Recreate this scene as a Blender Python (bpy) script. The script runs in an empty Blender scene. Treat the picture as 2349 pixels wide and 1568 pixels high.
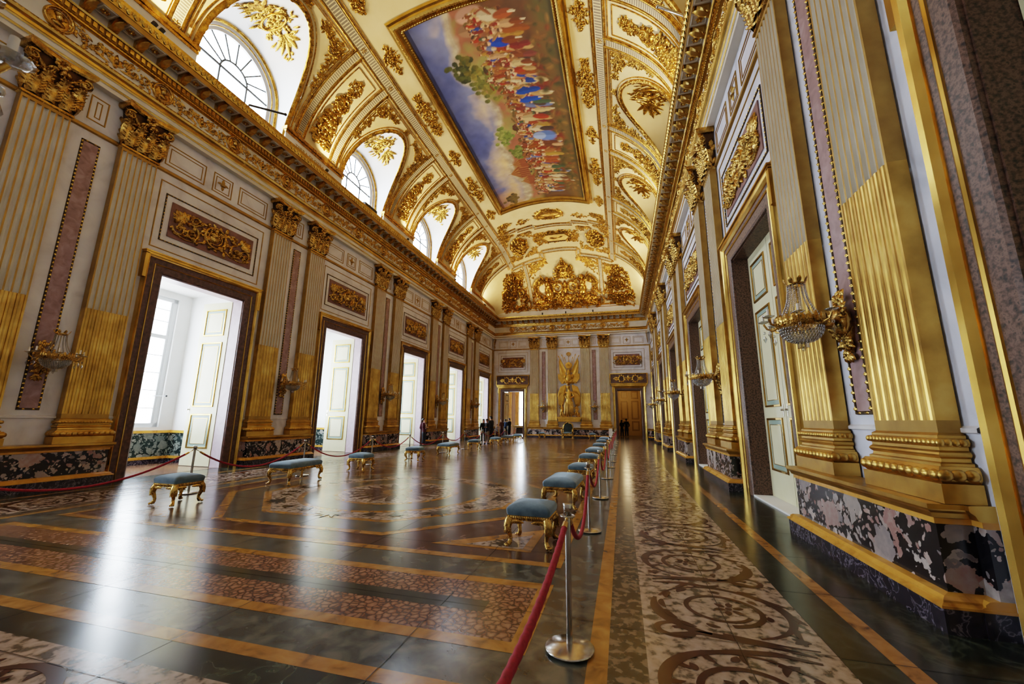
import bpy, bmesh, math, random
from math import sin, cos, pi, sqrt, radians, atan2, asin, acos
from mathutils import Vector, Matrix
random.seed(7)
C = bpy.context.scene.collection
D = bpy.data
SC = 1.15                      # whole hall is finally scaled by this (metres)

# ------------------------------------------------------------------ hall layout
WX = 6.85                      # side wall surface
BAY = 5.9696
DK = [-2.3211 - BAY*k for k in range(6)]          # door / window axes
PK = [(DK[k]+DK[k+1])/2 for k in range(5)]        # axes of the pilaster pairs
LEN = 34.49
FARY = 0.10                    # far wall surface
OW, FW_, OZ, FZ = 1.16, 1.587, 4.95, 5.38         # door opening / frame

# ------------------------------------------------------------------ helpers
class MB:
    """collects geometry for ONE mesh object"""
    def __init__(s): s.v=[]; s.f=[]; s.m=[]; s.sm=[]
    def add(s, vs, fs, mat=0, smooth=False):
        b=len(s.v); s.v.extend([tuple(p) for p in vs])
        for f in fs:
            s.f.append([i+b for i in f]); s.m.append(mat); s.sm.append(smooth)
    def box(s, x0,x1,y0,y1,z0,z1, mat=0):
        s.add([(x0,y0,z0),(x1,y0,z0),(x1,y1,z0),(x0,y1,z0),(x0,y0,z1),(x1,y0,z1),(x1,y1,z1),(x0,y1,z1)],
              [(0,3,2,1),(4,5,6,7),(0,1,5,4),(1,2,6,5),(2,3,7,6),(3,0,4,7)],mat)
    def quad(s,a,b,c,d,mat=0): s.add([a,b,c,d],[(0,1,2,3)],mat)
    def grid(s, rows, mat=0, smooth=True, closeu=False, closev=False):
        n=len(rows); m=len(rows[0]); vs=[p for r in rows for p in r]; fs=[]
        for i in range(n-(0 if closeu else 1)):
            for j in range(m-(0 if closev else 1)):
                i2=(i+1)%n; j2=(j+1)%m
                fs.append((i*m+j,i*m+j2,i2*m+j2,i2*m+j))
        s.add(vs,fs,mat,smooth)
    def tube(s, path, rad, n=8, mat=0, smooth=True, caps=True):
        P=[Vector(p) for p in path]; k=len(P)
        R=rad if isinstance(rad,(list,tuple)) else [rad]*k
        rows=[]; prev=None
        for i in range(k):
            t=(P[min(i+1,k-1)]-P[max(i-1,0)])
            if t.length<1e-9: t=Vector((0,0,1))
            t.normalize()
            if prev is None:
                a=Vector((0,0,1)) if abs(t.z)<.9 else Vector((1,0,0))
                u=t.cross(a).normalized()
            else:
                u=(prev-t*prev.dot(t))
                u=u.normalized() if u.length>1e-6 else t.orthogonal().normalized()
            prev=u; w=t.cross(u)
            rows.append([P[i]+u*(R[i]*cos(2*pi*j/n))+w*(R[i]*sin(2*pi*j/n)) for j in range(n)])
        s.grid(rows,mat,smooth,closev=True)
        if caps:
            s.add(rows[0],[tuple(range(n))],mat); s.add(rows[-1],[tuple(range(n))],mat)
    def lathe(s, prof, n=16, c=(0,0,0), mat=0, smooth=True, a0=0, a1=2*pi):
        full=abs(a1-a0-2*pi)<1e-6
        rows=[]
        for i in range(n if full else n+1):
            a=a0+(a1-a0)*i/n
            rows.append([(c[0]+r*cos(a),c[1]+r*sin(a),c[2]+z) for r,z in prof])
        s.grid(rows,mat,smooth,closeu=full)
    def ball(s,c,r,n=8,m=6,mat=0):
        rx,ry,rz=r if isinstance(r,(list,tuple)) else (r,r,r)
        rows=[[(c[0]+rx*sin(pi*i/m)*cos(2*pi*j/n),c[1]+ry*sin(pi*i/m)*sin(2*pi*j/n),c[2]+rz*cos(pi*i/m)) for j in range(n)] for i in range(m+1)]
        s.grid(rows,mat,True,closev=True)
    def extr(s, prof, y0, y1, mat=0, smooth=False, axis='y', caps=True):
        """profile (x,z) extruded along y (closed loop)"""
        n=len(prof)
        f=(lambda x,z,t:(x,t,z)) if axis=='y' else ((lambda x,z,t:(x,z,t)) if axis=='z' else (lambda x,z,t:(t,x,z)))
        vs=[f(x,z,y0) for x,z in prof]+[f(x,z,y1) for x,z in prof]
        fs=[(i,(i+1)%n,n+(i+1)%n,n+i) for i in range(n)]
        s.add(vs,fs,mat,smooth)
        if caps: s.add(vs,[tuple(range(n)),tuple(range(2*n-1,n-1,-1))],mat)
    def sweep(s, prof, path, mat=0, smooth=False, matf=None):
        """open profile (n,z): n = offset along the outward side of a plan path [(x,y,(nx,ny))]"""
        for i in range(len(prof)-1):
            rows=[]
            for (x,y,(nx,ny)) in path:
                rows.append([(x+nx*prof[i][0],y+ny*prof[i][0],prof[i][1]),(x+nx*prof[i+1][0],y+ny*prof[i+1][0],prof[i+1][1])])
            s.grid(rows,matf[i] if matf else mat,smooth)
    def build(s,name,mats,parent=None,loc=None,recalc=False):
        me=D.meshes.new(name); me.from_pydata(s.v,[],s.f)
        if not isinstance(mats,(list,tuple)): mats=[mats]
        for m in mats: me.materials.append(m)
        me.polygons.foreach_set('material_index',s.m)
        me.polygons.foreach_set('use_smooth',s.sm)
        if recalc:
            bm=bmesh.new(); bm.from_mesh(me); bmesh.ops.remove_doubles(bm,verts=bm.verts,dist=1e-5)
            bmesh.ops.recalc_face_normals(bm,faces=bm.faces); bm.to_mesh(me); bm.free()
        me.update()
        o=D.objects.new(name,me); C.objects.link(o)
        if parent: o.parent=parent
        if loc: o.location=loc
        return o

def tag(o,label=None,cat=None,group=None,kind=None):
    if label: o['label']=label
    if cat: o['category']=cat
    if group: o['group']=group
    if kind: o['kind']=kind
    return o
def empty(name,loc=(0,0,0),rz=0,label=None,cat=None,group=None,kind=None):
    o=D.objects.new(name,None); C.objects.link(o); o.location=loc; o.rotation_euler=(0,0,rz)
    o.empty_display_size=.1
    return tag(o,label,cat,group,kind)
def dup(o,loc=None,rz=None,label=None,parent=None):
    c=o.copy(); C.objects.link(c)
    if parent: c.parent=parent
    if loc is not None: c.location=loc
    if rz is not None: c.rotation_euler=(0,0,rz)
    if label: c['label']=label
    for ch in [x for x in o.children]: dup(ch,parent=c)
    return c
ORD={5:'very nearest',4:'nearest',3:'second nearest',2:'third nearest',1:'fourth nearest',0:'farthest'}

# ------------------------------------------------------------------ materials
def lin(h):
    h=h.lstrip('#'); r=[int(h[i:i+2],16)/255 for i in (0,2,4)]
    return tuple((c/12.92 if c<=.04045 else ((c+.055)/1.055)**2.4) for c in r)+(1,)
def pm(name, cols, scale=4, rough=.5, metal=0, tex='noise', detail=6, dist=0, bump=0, bscale=30, coat=0, rvar=0, sheen=0, ramp='LINEAR', stretch=None, warp=0, spec=None):
    m=D.materials.new(name); m.use_nodes=True; nt=m.node_tree; b=nt.nodes['Principled BSDF']
    L=nt.links.new
    tc=nt.nodes.new('ShaderNodeTexCoord'); vec=tc.outputs['Object']
    if stretch:
        mp=nt.nodes.new('ShaderNodeMapping'); mp.inputs['Scale'].default_value=stretch; L(vec,mp.inputs[0]); vec=mp.outputs[0]
    if warp:
        nz=nt.nodes.new('ShaderNodeTexNoise'); nz.inputs['Scale'].default_value=scale*.7; nz.inputs['Detail'].default_value=4; L(vec,nz.inputs['Vector'])
        mx=nt.nodes.new('ShaderNodeVectorMath'); mx.operation='MULTIPLY_ADD'; L(nz.outputs['Color'],mx.inputs[0]); mx.inputs[1].default_value=(warp,)*3; L(vec,mx.inputs[2]); vec=mx.outputs[0]
    if len(cols)>1:
        if tex=='noise':
            t=nt.nodes.new('ShaderNodeTexNoise'); t.inputs['Scale'].default_value=scale; t.inputs['Detail'].default_value=detail; t.inputs['Distortion'].default_value=dist; out=t.outputs['Fac']
        elif tex=='cell':
            t=nt.nodes.new('ShaderNodeTexVoronoi'); t.inputs['Scale'].default_value=scale; sp=nt.nodes.new('ShaderNodeSeparateColor'); L(t.outputs['Color'],sp.inputs[0]); out=sp.outputs[0]
        elif tex=='edge':
            t=nt.nodes.new('ShaderNodeTexVoronoi'); t.feature='DISTANCE_TO_EDGE'; t.inputs['Scale'].default_value=scale; out=t.outputs['Distance']
        elif tex=='wave':
            t=nt.nodes.new('ShaderNodeTexWave'); t.inputs['Scale'].default_value=scale; t.inputs['Distortion'].default_value=dist; t.inputs['Detail'].default_value=detail; out=t.outputs['Fac']
        L(vec,t.inputs['Vector'])
        r=nt.nodes.new('ShaderNodeValToRGB'); r.color_ramp.interpolation=ramp
        e=r.color_ramp.elements
        while len(e)<len(cols): e.new(.5)
        for i,(p,c) in enumerate(cols): e[i].position=p; e[i].color=lin(c) if isinstance(c,str) else c
        L(out,r.inputs[0]); L(r.outputs[0],b.inputs['Base Color'])
    else: b.inputs['Base Color'].default_value=lin(cols[0]) if isinstance(cols[0],str) else cols[0]
    b.inputs['Roughness'].default_value=rough; b.inputs['Metallic'].default_value=metal
    if spec is not None: b.inputs['Specular IOR Level'].default_value=spec
    if coat: b.inputs['Coat Weight'].default_value=coat; b.inputs['Coat Roughness'].default_value=.08
    if sheen:
        b.inputs['Sheen Weight'].default_value=sheen; b.inputs['Sheen Roughness'].default_value=.4; b.inputs['Sheen Tint'].default_value=lin('#bcd0dc')
    if bump or rvar:
        n2=nt.nodes.new('ShaderNodeTexNoise'); n2.inputs['Scale'].default_value=bscale; n2.inputs['Detail'].default_value=3; L(tc.outputs['Object'],n2.inputs['Vector'])
        if bump:
            bp=nt.nodes.new('ShaderNodeBump'); bp.inputs['Strength'].default_value=bump; bp.inputs['Distance'].default_value=.02; L(n2.outputs['Fac'],bp.inputs['Height']); L(bp.outputs[0],b.inputs['Normal'])
        if rvar:
            mr=nt.nodes.new('ShaderNodeMapRange'); mr.inputs[3].default_value=max(0.02,rough-rvar); mr.inputs[4].default_value=rough+rvar; L(n2.outputs['Fac'],mr.inputs[0]); L(mr.outputs[0],b.inputs['Roughness'])
    return m
M={}
M['gold']=pm('gold_leaf',[(.3,'#977439'),(.55,'#c29a4e'),(.75,'#d4b062')],3,.33,.95,bump=.04,bscale=9,rvar=.08)
M['goldb']=pm('burnished_gold',[(.3,'#ac8740'),(.6,'#d3aa57'),(.8,'#e0bd70')],2.5,.24,.97,bump=.02,bscale=4,rvar=.07)
M['goldo']=pm('carved_gilding',[(.25,'#684c22'),(.5,'#b48b45'),(.75,'#dbb568')],7,.26,.97,bump=.12,bscale=30,rvar=.07)
M['goldv']=pm('vault_gilding',[(.25,'#68461a'),(.5,'#b48335'),(.75,'#dcaa4c')],7,.27,.95,bump=.12,bscale=30,rvar=.07)
M['goldm']=pm('matt_gold_paint',[(.3,'#92713a'),(.7,'#ac8a48')],5,.42,.75)
M['wall']=pm('pale_marble_wall',[(.2,'#adaaad'),(.42,'#cfcdd0'),(.55,'#dad9da'),(.8,'#e3e2e3')],1.3,.38,0,dist=1.2,detail=8,rvar=.05)
M['wallr']=pm('daylight_tinted_marble_wall',[(.2,'#aab0c0'),(.42,'#cdd2e0'),(.55,'#d8dcea'),(.8,'#e2e5f0')],1.3,.38,0,dist=1.2,detail=8,rvar=.05)  # left wall's marble again, with bluish daylight painted into its colour
M['ivory']=pm('white_stucco',[(.3,'#c9c3b4'),(.7,'#d8d3c6')],2,.55)
M['vault']=pm('cream_vault_paint',[(.3,'#cbb683'),(.7,'#d6c394')],1.5,.6)
M['white']=pm('white_plaster',[(.3,'#e6e6e4'),(.7,'#efefed')],1.5,.6)
M['greyband']=pm('grey_band_paint',[(.3,'#a49c90'),(.7,'#b5ada0')],3,.6)
M['purple']=pm('mauve_marble',[(.25,'#745a5c'),(.5,'#927577'),(.75,'#a58d90')],6,.35,dist=.8,detail=8)
M['purpled']=pm('mauve_relief_ground',[(.25,'#5f3f3b'),(.7,'#805a54')],6,.45,detail=8)
M['skirt']=pm('dark_veined_marble',[(.3,'#1a171f'),(.48,'#2b2631'),(.515,'#6d6771'),(.54,'#2b2631'),(.8,'#1a171f')],7,.22,dist=1.6,detail=9)
M['ochre']=pm('yellow_siena_marble',[(.25,'#8a5a1e'),(.45,'#c18a35'),(.75,'#d19c48')],5,.22,dist=.8,detail=9)
M['granite']=pm('brown_granite',[(.3,'#150e0c'),(.45,'#48332a'),(.6,'#6d5244'),(.75,'#2a1e1a')],34,.45,detail=3)
M['graniteL']=pm('dark_brown_marble',[(.3,'#38241f'),(.5,'#50362e'),(.7,'#63463c')],12,.3,detail=6)
M['door']=pm('cream_door_paint',[(.3,'#d2cda6'),(.7,'#dcd8b6')],2,.4)
M['doorb']=pm('pale_green_door_panel',[(.3,'#7f968c'),(.7,'#8ba298')],2,.4)
M['lilac']=pm('pale_lilac_marble',[(.3,'#b9a7b0'),(.7,'#cdbfc6')],4,.4,dist=.8)
M['steel']=pm('brushed_steel',[(.3,'#a8a39c'),(.7,'#c6c1b9')],14,.2,1,rvar=.05)
M['brass']=pm('brass',['#c9a25a'],rough=.25,metal=1)
M['rope']=pm('red_rope',[(.3,'#7c0c22'),(.7,'#9c142e')],60,.75)
M['velvet']=pm('blue_velvet',[(.3,'#425868'),(.6,'#586f7d'),(.8,'#6c828f')],9,.8,sheen=1.0,bump=.1,bscale=60)
M['black']=pm('black_metal',['#0b0b0c'],rough=.45)
M['candle']=pm('candle_wax',['#e8e4da'],rough=.5)
M['darkwood']=pm('dark_wood',[(.3,'#2e1a10'),(.7,'#4b2c19')],5,.4,stretch=(1,8,8))
M['paper']=pm('paper',['#e6e2d6'],rough=.8)
M['winpaint']=pm('white_window_paint',['#d9dde0'],rough=.45)
M['iron']=pm('dark_iron_bars',['#30302f'],rough=.5)
def glass(name,col,k,rough=.02):
    m=D.materials.new(name); m.use_nodes=True; nt=m.node_tree; nt.nodes.clear(); L=nt.links.new
    o=nt.nodes.new('ShaderNodeOutputMaterial'); mx=nt.nodes.new('ShaderNodeMixShader'); t=nt.nodes.new('ShaderNodeBsdfTransparent'); g=nt.nodes.new('ShaderNodeBsdfGlossy')
    lw=nt.nodes.new('ShaderNodeLayerWeight'); lw.inputs[0].default_value=k
    t.inputs[0].default_value=col; g.inputs['Roughness'].default_value=rough
    L(lw.outputs['Facing'],mx.inputs[0]); L(t.outputs[0],mx.inputs[1]); L(g.outputs[0],mx.inputs[2]); L(mx.outputs[0],o.inputs[0]); return m
M['pane']=glass('window_pane_glass',(.97,.98,.99,1),.08)
M['crystal']=glass('cut_crystal',(.72,.74,.76,1),.5,.08)
# floor marbles: polished
FL=dict(rough=.2,rvar=.07)
def fm(name,cols,scale,**k): return pm(name,cols,scale,.2,0,bump=.03,bscale=2.6,rvar=.06,spec=.5,**k)
M['f_olive']=fm('floor_olive_marble',[(.3,'#2b2e2c'),(.5,'#474b46'),(.62,'#5a5b52'),(.8,'#6a675c')],6,dist=.4,detail=12)
M['f_dark']=fm('floor_dark_green_marble',[(.3,'#151917'),(.5,'#20261f'),(.56,'#3f463a'),(.6,'#20261f'),(.8,'#151917')],3.2,dist=1.6,detail=10)
M['f_ochre']=fm('floor_yellow_marble',[(.25,'#5e3d1a'),(.45,'#96682f'),(.7,'#a97a3c'),(.85,'#b38848')],6,dist=.8,detail=12)
M['f_pink']=fm('floor_pink_breccia',[(.0,'#3f271f'),(.05,'#553628'),(.14,'#7f5d48'),(.4,'#93715a')],17,tex='edge',warp=.07)
M['f_scroll']=fm('floor_pale_pink_marble',[(.36,'#3c372d'),(.43,'#6f6051'),(.475,'#94806f'),(.6,'#a59182'),(.8,'#b09f92')],13,dist=.25,detail=15)
M['f_green']=fm('floor_mottled_green_marble',[(.40,'#25261d'),(.5,'#38372b'),(.545,'#6b5c4a'),(.8,'#7f6d59')],15,dist=.25,detail=15)
M['f_purple']=fm('floor_purple_marble',[(.35,'#2f1d1a'),(.55,'#452c27'),(.67,'#765a4e'),(.72,'#452c27'),(.9,'#2f1d1a')],4,dist=1.6,detail=10)
M['f_brown']=fm('floor_brown_inlay',[(.3,'#2c0f08'),(.7,'#42180f')],8,detail=6)
M['f_inlay']=fm('floor_dark_inlay',[(.3,'#241f1a'),(.7,'#332b24')],8,detail=6)
def breccia(name,matrix,clasts,s1=2.6,s2=9.0,rough=.2):
    m=D.materials.new(name); m.use_nodes=True; nt=m.node_tree; b=nt.nodes['Principled BSDF']; L=nt.links.new; N=nt.nodes.new
    tc=N('ShaderNodeTexCoord'); nz=N('ShaderNodeTexNoise'); nz.inputs['Scale'].default_value=3.5; nz.inputs['Detail'].default_value=5; L(tc.outputs['Object'],nz.inputs['Vector'])
    wv=N('ShaderNodeVectorMath'); wv.operation='MULTIPLY_ADD'; L(nz.outputs['Color'],wv.inputs[0]); wv.inputs[1].default_value=(.34,)*3; L(tc.outputs['Object'],wv.inputs[2])
    n2=N('ShaderNodeTexNoise'); n2.inputs['Scale'].default_value=16; n2.inputs['Detail'].default_value=8; L(tc.outputs['Object'],n2.inputs['Vector'])
    def mth(op,a,c):
        q=N('ShaderNodeMath'); q.operation=op
        for i_,x in enumerate((a,c)):
            if isinstance(x,(int,float)): q.inputs[i_].default_value=x
            else: L(x,q.inputs[i_])
        return q.outputs[0]
    col=None
    base=N('ShaderNodeRGB'); base.outputs[0].default_value=lin(matrix); col=base.outputs[0]
    for sc_,thr,dt in((s2*2,.5,.38),(s2,.5,.42),(s2*.45,.5,.43),(s1,.35,.45)):
        v=N('ShaderNodeTexVoronoi'); v.inputs['Scale'].default_value=sc_; L(wv.outputs[0],v.inputs['Vector'])
        sp=N('ShaderNodeSeparateColor'); L(v.outputs['Color'],sp.inputs[0])
        # ragged clast edge
        rag=mth('ADD',v.outputs['Distance'],mth('MULTIPLY',mth('SUBTRACT',n2.outputs['Fac'],.5),.35))
        mask=mth('MULTIPLY',mth('LESS_THAN',rag,dt),mth('GREATER_THAN',sp.outputs[0],thr))
        r=N('ShaderNodeValToRGB'); e=r.color_ramp.elements
        while len(e)<len(clasts): e.new(.5)
        for i_,c in enumerate(clasts): e[i_].position=i_/(len(clasts)-1); e[i_].color=lin(c)
        L(mth('ADD',mth('MULTIPLY',sp.outputs[1],.75),mth('MULTIPLY',n2.outputs['Fac'],.3)),r.inputs[0])
        mx=N('ShaderNodeMix'); mx.data_type='RGBA'; L(mask,mx.inputs[0]); L(col,mx.inputs[6]); L(r.outputs[0],mx.inputs[7]); col=mx.outputs[2]
    L(col,b.inputs['Base Color']); b.inputs['Roughness'].default_value=rough; return m
M['breccia']=breccia('black_breccia_marble','#121117',['#4d4548','#7f7677','#9c928d','#8e6a64','#b4aaa4','#6a6166'])
M['brecciag']=breccia('green_breccia_marble','#1f2b2a',['#46524e','#6c726c','#8f9089','#5a645e','#9a9a92'],3.2,10,.25)
M['goldd']=pm('capital_gap_shade',[(.3,'#3a230c'),(.7,'#5a3a14')],8,.5,.6)  # dark gold capital core: shade between the leaves put into the colour
# greek key band: white meander slots on grey
def slotmat():
    m=D.materials.new('fluted_band_paint'); m.use_nodes=True; nt=m.node_tree; b=nt.nodes['Principled BSDF']; L=nt.links.new
    at=nt.nodes.new('ShaderNodeUVMap'); sp=nt.nodes.new('ShaderNodeSeparateXYZ'); L(at.outputs[0],sp.inputs[0])
    def mth(op,a,b_=None):
        n=nt.nodes.new('ShaderNodeMath'); n.operation=op
        for i,x in enumerate((a,b_)):
            if x is None: continue
            if isinstance(x,(int,float)): n.inputs[i].default_value=x
            else: L(x,n.inputs[i])
        return n.outputs[0]
    fr=mth('FRACT',sp.outputs[0]); stripe=mth('GREATER_THAN',mth('ABSOLUTE',mth('SUBTRACT',fr,.5)),.32)
    ends=mth('GREATER_THAN',mth('ABSOLUTE',mth('SUBTRACT',sp.outputs[1],.5)),.43)
    fac=mth('MAXIMUM',stripe,ends)
    mx=nt.nodes.new('ShaderNodeMix'); mx.data_type='RGBA'; L(fac,mx.inputs[0]); mx.inputs[6].default_value=lin('#756a58'); mx.inputs[7].default_value=lin('#cdbb8e'); L(mx.outputs[2],b.inputs['Base Color'])
    bp=nt.nodes.new('ShaderNodeBump'); bp.inputs['Distance'].default_value=.02; bp.inputs['Strength'].default_value=.6; L(fac,bp.inputs['Height']); L(bp.outputs[0],b.inputs['Normal'])
    b.inputs['Roughness'].default_value=.5
    return m
M['slots']=slotmat()
def flat(name,h,rough=.8,metal=0): return pm(name,[h],rough=rough,metal=metal)
PWS=1500; SKY=34.0; VIEW='Filmic'; LOOK='Medium High Contrast'; EXPO=0.12
# ------------------------------------------------------------------ carved ornament
def leaf(mb,Mp,x,y,a,L,W,h,mat=0,bend=0.0,h0=0.0):
    """one ridged acanthus leaf on the map Mp(u,v,h)"""
    pr=[(0,.25,.35),(.3,.9,.8),(.6,1,1),(.85,.6,.8),(1,.05,.45)]
    vs=[];ca,sa=cos(a),sin(a)
    for t,w,hh in pr:
        aa=a+bend*t; px=x+L*t*cos(a+bend*t*.5); py=y+L*t*sin(a+bend*t*.5)
        nx,ny=-sin(aa),cos(aa)
        for k,(e,q) in enumerate(((-1,.25),(0,1),(1,.25))):
            vs.append(Mp(px+nx*W*.5*w*e,py+ny*W*.5*w*e,h0+h*hh*q))
    fs=[]
    for i in range(4):
        for j in range(2): fs.append((i*3+j,i*3+j+1,i*3+j+4,i*3+j+3))
    mb.add(vs,fs,mat,True)
def dome(mb,Mp,x,y,rx,ry,h,mat=0,n=10,h0=0.0,a=0):
    rows=[]
    for i in range(4):
        t=i/3*pi/2; r=cos(t)
        row=[]
        for j in range(n):
            b=2*pi*j/n; u=rx*r*cos(b); v=ry*r*sin(b)
            row.append(Mp(x+u*cos(a)-v*sin(a),y+u*sin(a)+v*cos(a),h0+h*sin(t)))
        rows.append(row)
    mb.grid(rows,mat,True,closev=True)
def ring(mb,Mp,x,y,rx,ry,w,h,mat=0,n=24,h0=0.0,a=0):
    rows=[]
    for (d,hh) in ((-w/2,0),(-w*.25,h),(w*.25,h),(w/2,0)):
        row=[]
        for j in range(n):
            b=2*pi*j/n; u=(rx+d)*cos(b); v=(ry+d)*sin(b)
            row.append(Mp(x+u*cos(a)-v*sin(a),y+u*sin(a)+v*cos(a),h0+hh))
        rows.append(row)
    mb.grid(rows,mat,True,closev=True)
def stem(mb,Mp,pts,w0,w1,h,mat=0,h0=0.0):
    n=len(pts); rows=[[],[],[]]
    for i,(x,y) in enumerate(pts):
        x0,y0=pts[max(i-1,0)]; x1,y1=pts[min(i+1,n-1)]
        d=max(1e-6,sqrt((x1-x0)**2+(y1-y0)**2)); nx,ny=-(y1-y0)/d,(x1-x0)/d
        w=(w0+(w1-w0)*i/(n-1))*.5
        rows[0].append(Mp(x-nx*w,y-ny*w,h0)); rows[1].append(Mp(x,y,h0+h)); rows[2].append(Mp(x+nx*w,y+ny*w,h0))
    mb.grid(rows,mat,True)
def spiral_pts(cx,cy,r,a0,turns,sgn,n=22,r1=.12):
    out=[]
    for i in range(n):
        t=i/(n-1); rr=r*(1-t*(1-r1)); a=a0+sgn*2*pi*turns*t
        out.append((cx+rr*cos(a),cy+rr*sin(a)))
    return out
def scroll(mb,Mp,cx,cy,r,a0,turns,sgn,w,h,mat=0,leaves=5):
    pts=spiral_pts(cx,cy,r,a0,turns,sgn)
    stem(mb,Mp,pts,w,w*.5,h,mat)
    for k in range(leaves):
        i=int((k+.3)/leaves*12); x,y=pts[i]; a=atan2(pts[i+1][1]-y,pts[i+1][0]-x)-sgn*.8
        leaf(mb,Mp,x,y,a,r*.55,r*.3,h*1.2,mat,bend=sgn*.8)
    rosette(mb,Mp,cx,cy,r*.34,6,h*1.5,mat)
def rosette(mb,Mp,x,y,r,n,h,mat=0,a0=0.0):
    for k in range(n):
        leaf(mb,Mp,x+r*.15*cos(a0+2*pi*k/n),y+r*.15*sin(a0+2*pi*k/n),a0+2*pi*k/n,r*.85,r*.75,h*.8,mat)
    dome(mb,Mp,x,y,r*.3,r*.3,h*1.2,mat,8)
def foliage(mb,Mp,wfun,v0,v1,n,L,h,mat=0,cx=0.0,rnd=random,up=None):
    """leaves scattered inside a silhouette: half width wfun(v)"""
    for i in range(n):
        v=v0+(v1-v0)*rnd.random(); w=wfun(v)
        if w<=0: continue
        u=w*(2*rnd.random()-1)
        a=rnd.random()*2*pi if up is None else up+(u/max(w,.01))*-.9+rnd.uniform(-.7,.7)
        l=L*rnd.uniform(.6,1.3)
        if rnd.random()<.16: dome(mb,Mp,cx+u,v,l*.3,l*.3,h*1.4,mat,7)
        else: leaf(mb,Mp,cx+u-l*.4*cos(a),v-l*.4*sin(a),a,l,l*.5,h*rnd.uniform(.7,1.5),mat,bend=rnd.uniform(-1,1))
def spray(mb,Mp,x,y,a,n,spread,L,W,h,mat=0):
    for k in range(n):
        t=(k/(n-1)-.5)*2 if n>1 else 0
        leaf(mb,Mp,x,y,a+t*spread,L*(1-.35*abs(t)),W,h,mat,bend=t*.5)
def fleur(mb,Mp,x,y,s,h,mat=0):
    leaf(mb,Mp,x,y-.1*s,pi/2,s*.6,s*.3,h,mat)
    for e in(-1,1):
        leaf(mb,Mp,x,y-.05*s,pi/2+e*.7,s*.48,s*.2,h*.9,mat,bend=e*1.6)
        leaf(mb,Mp,x,y-.1*s,-pi/2+e*.5,s*.32,s*.16,h*.8,mat,bend=-e*.8)
    leaf(mb,Mp,x,y-.1*s,-pi/2,s*.4,s*.2,h*.8,mat)
    dome(mb,Mp,x,y-.1*s,s*.24,s*.06,h*1.2,mat,8)
def bead_line(mb,Mp,p0,p1,step,r,h,mat=0):
    d=sqrt((p1[0]-p0[0])**2+(p1[1]-p0[1])**2); n=max(1,int(d/step)); a=atan2(p1[1]-p0[1],p1[0]-p0[0])
    for i in range(n):
        t=(i+.5)/n; x=p0[0]+(p1[0]-p0[0])*t; y=p0[1]+(p1[1]-p0[1])*t
        ca,sa=cos(a)*r[0],sin(a)*r[0]; cb,sb=-sin(a)*r[1],cos(a)*r[1]
        mb.add([Mp(x-ca,y-sa,0),Mp(x+cb,y+sb,0),Mp(x+ca,y+sa,0),Mp(x-cb,y-sb,0),Mp(x,y,h)],[(0,1,4),(1,2,4),(2,3,4),(3,0,4)],mat,True)
WALLMAP=lambda u,v,h:(h,u,v)            # local wall frame: x out of the wall, y lateral, z up
def wmap(n,z0=0.0): return lambda u,v,h:(n+h,u,z0+v)
def rect_mold(mb,u0,u1,z0,z1,w,n0,h,mat=0):
    """mitred rectangular moulding on a wall plane at x=n0"""
    pr=[(0,n0),(w*.2,n0+h),(w*.8,n0+h),(w,n0)]
    rows=[]
    for (sx,sz) in ((0,0),(1,0),(1,1),(0,1)):
        row=[]
        for d,n in pr:
            row.append((n,(u0+d if sx==0 else u1-d),(z0+d if sz==0 else z1-d)))
        rows.append(row)
    mb.grid(rows,mat,False,closeu=True)

# ------------------------------------------------------------------ vault surface
VA,VZ,VH,VB=6.6,10.7,4.75,7.5
def vt(y):
    t=max(0.0,(y+VB)/VB,(-y-(LEN-VB))/VB); t=min(t,.9995)
    return sqrt(1-t*t), (-(t)/(VB*sqrt(1-t*t)) * (1 if y>-LEN/2 else -1))
def VX(x,y,h=0.0):
    xx=max(-.9995,min(.9995,x/VA)); S=sqrt(1-xx*xx); T,dT=vt(y)
    fx=-VH*T*xx/(VA*S); fy=VH*S*dT
    n=Vector((fx,fy,-1)); n.normalize()
    return Vector((xx*VA,y,VZ+VH*S*T))+n*h
def VT(side,th,y,h=0.0):            # th = elevation angle in degrees from the springing
    return VX(side*VA*cos(radians(th)),y,h)
def VE(x,q,h=0.0):                  # far cove: q degrees, 90 = far wall
    return VX(x,-VB+VB*sin(radians(q)),h)
RARC=5.7
def sidemap(side,th0,y0): return lambda u,v,h:VT(side,th0+math.degrees(v/RARC),y0+u,h)
def topmap(x0,y0,flip=1): return lambda u,v,h:VX(x0+u*flip,y0+v,h)
def endmap(x0,q0,vs=1.0): return lambda u,v,h:VE(x0+u,q0-math.degrees(v*vs/6.3),h)

def strip(mb,fn,n,w,h,mat=0,off=.0,round_=True):
    """raised band along fn(t)->(map point fn(t,dw,h)), w width"""
    pr=((-.5,0),(-.3,1),(.3,1),(.5,0)) if round_ else ((-.5,0),(-.5,1),(.5,1),(.5,0))
    rows=[[Vector(fn(i/n,e*w,off+hh*h)) for i in range(n+1)] for e,hh in pr]
    mb.grid(rows,mat,round_)
def uvstrip(name,fn,n,w,off,mat,rep,parent):
    vs=[];fs=[];uv=[]
    for i in range(n+1):
        vs+= [fn(i/n,-w/2,off),fn(i/n,w/2,off)]
    me=D.meshes.new(name); me.from_pydata([tuple(v) for v in vs],[],[(2*i,2*i+1,2*i+3,2*i+2) for i in range(n)])
    ul=me.uv_layers.new(name='UVMap')
    for p in me.polygons:
        i=p.index
        for li,(a,b) in zip(p.loop_indices,((i,0),(i,1),(i+1,1),(i+1,0))): ul.data[li].uv=(a/n*rep,b)
    me.materials.append(mat); o=D.objects.new(name,me); C.objects.link(o); o.parent=parent; return o
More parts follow.
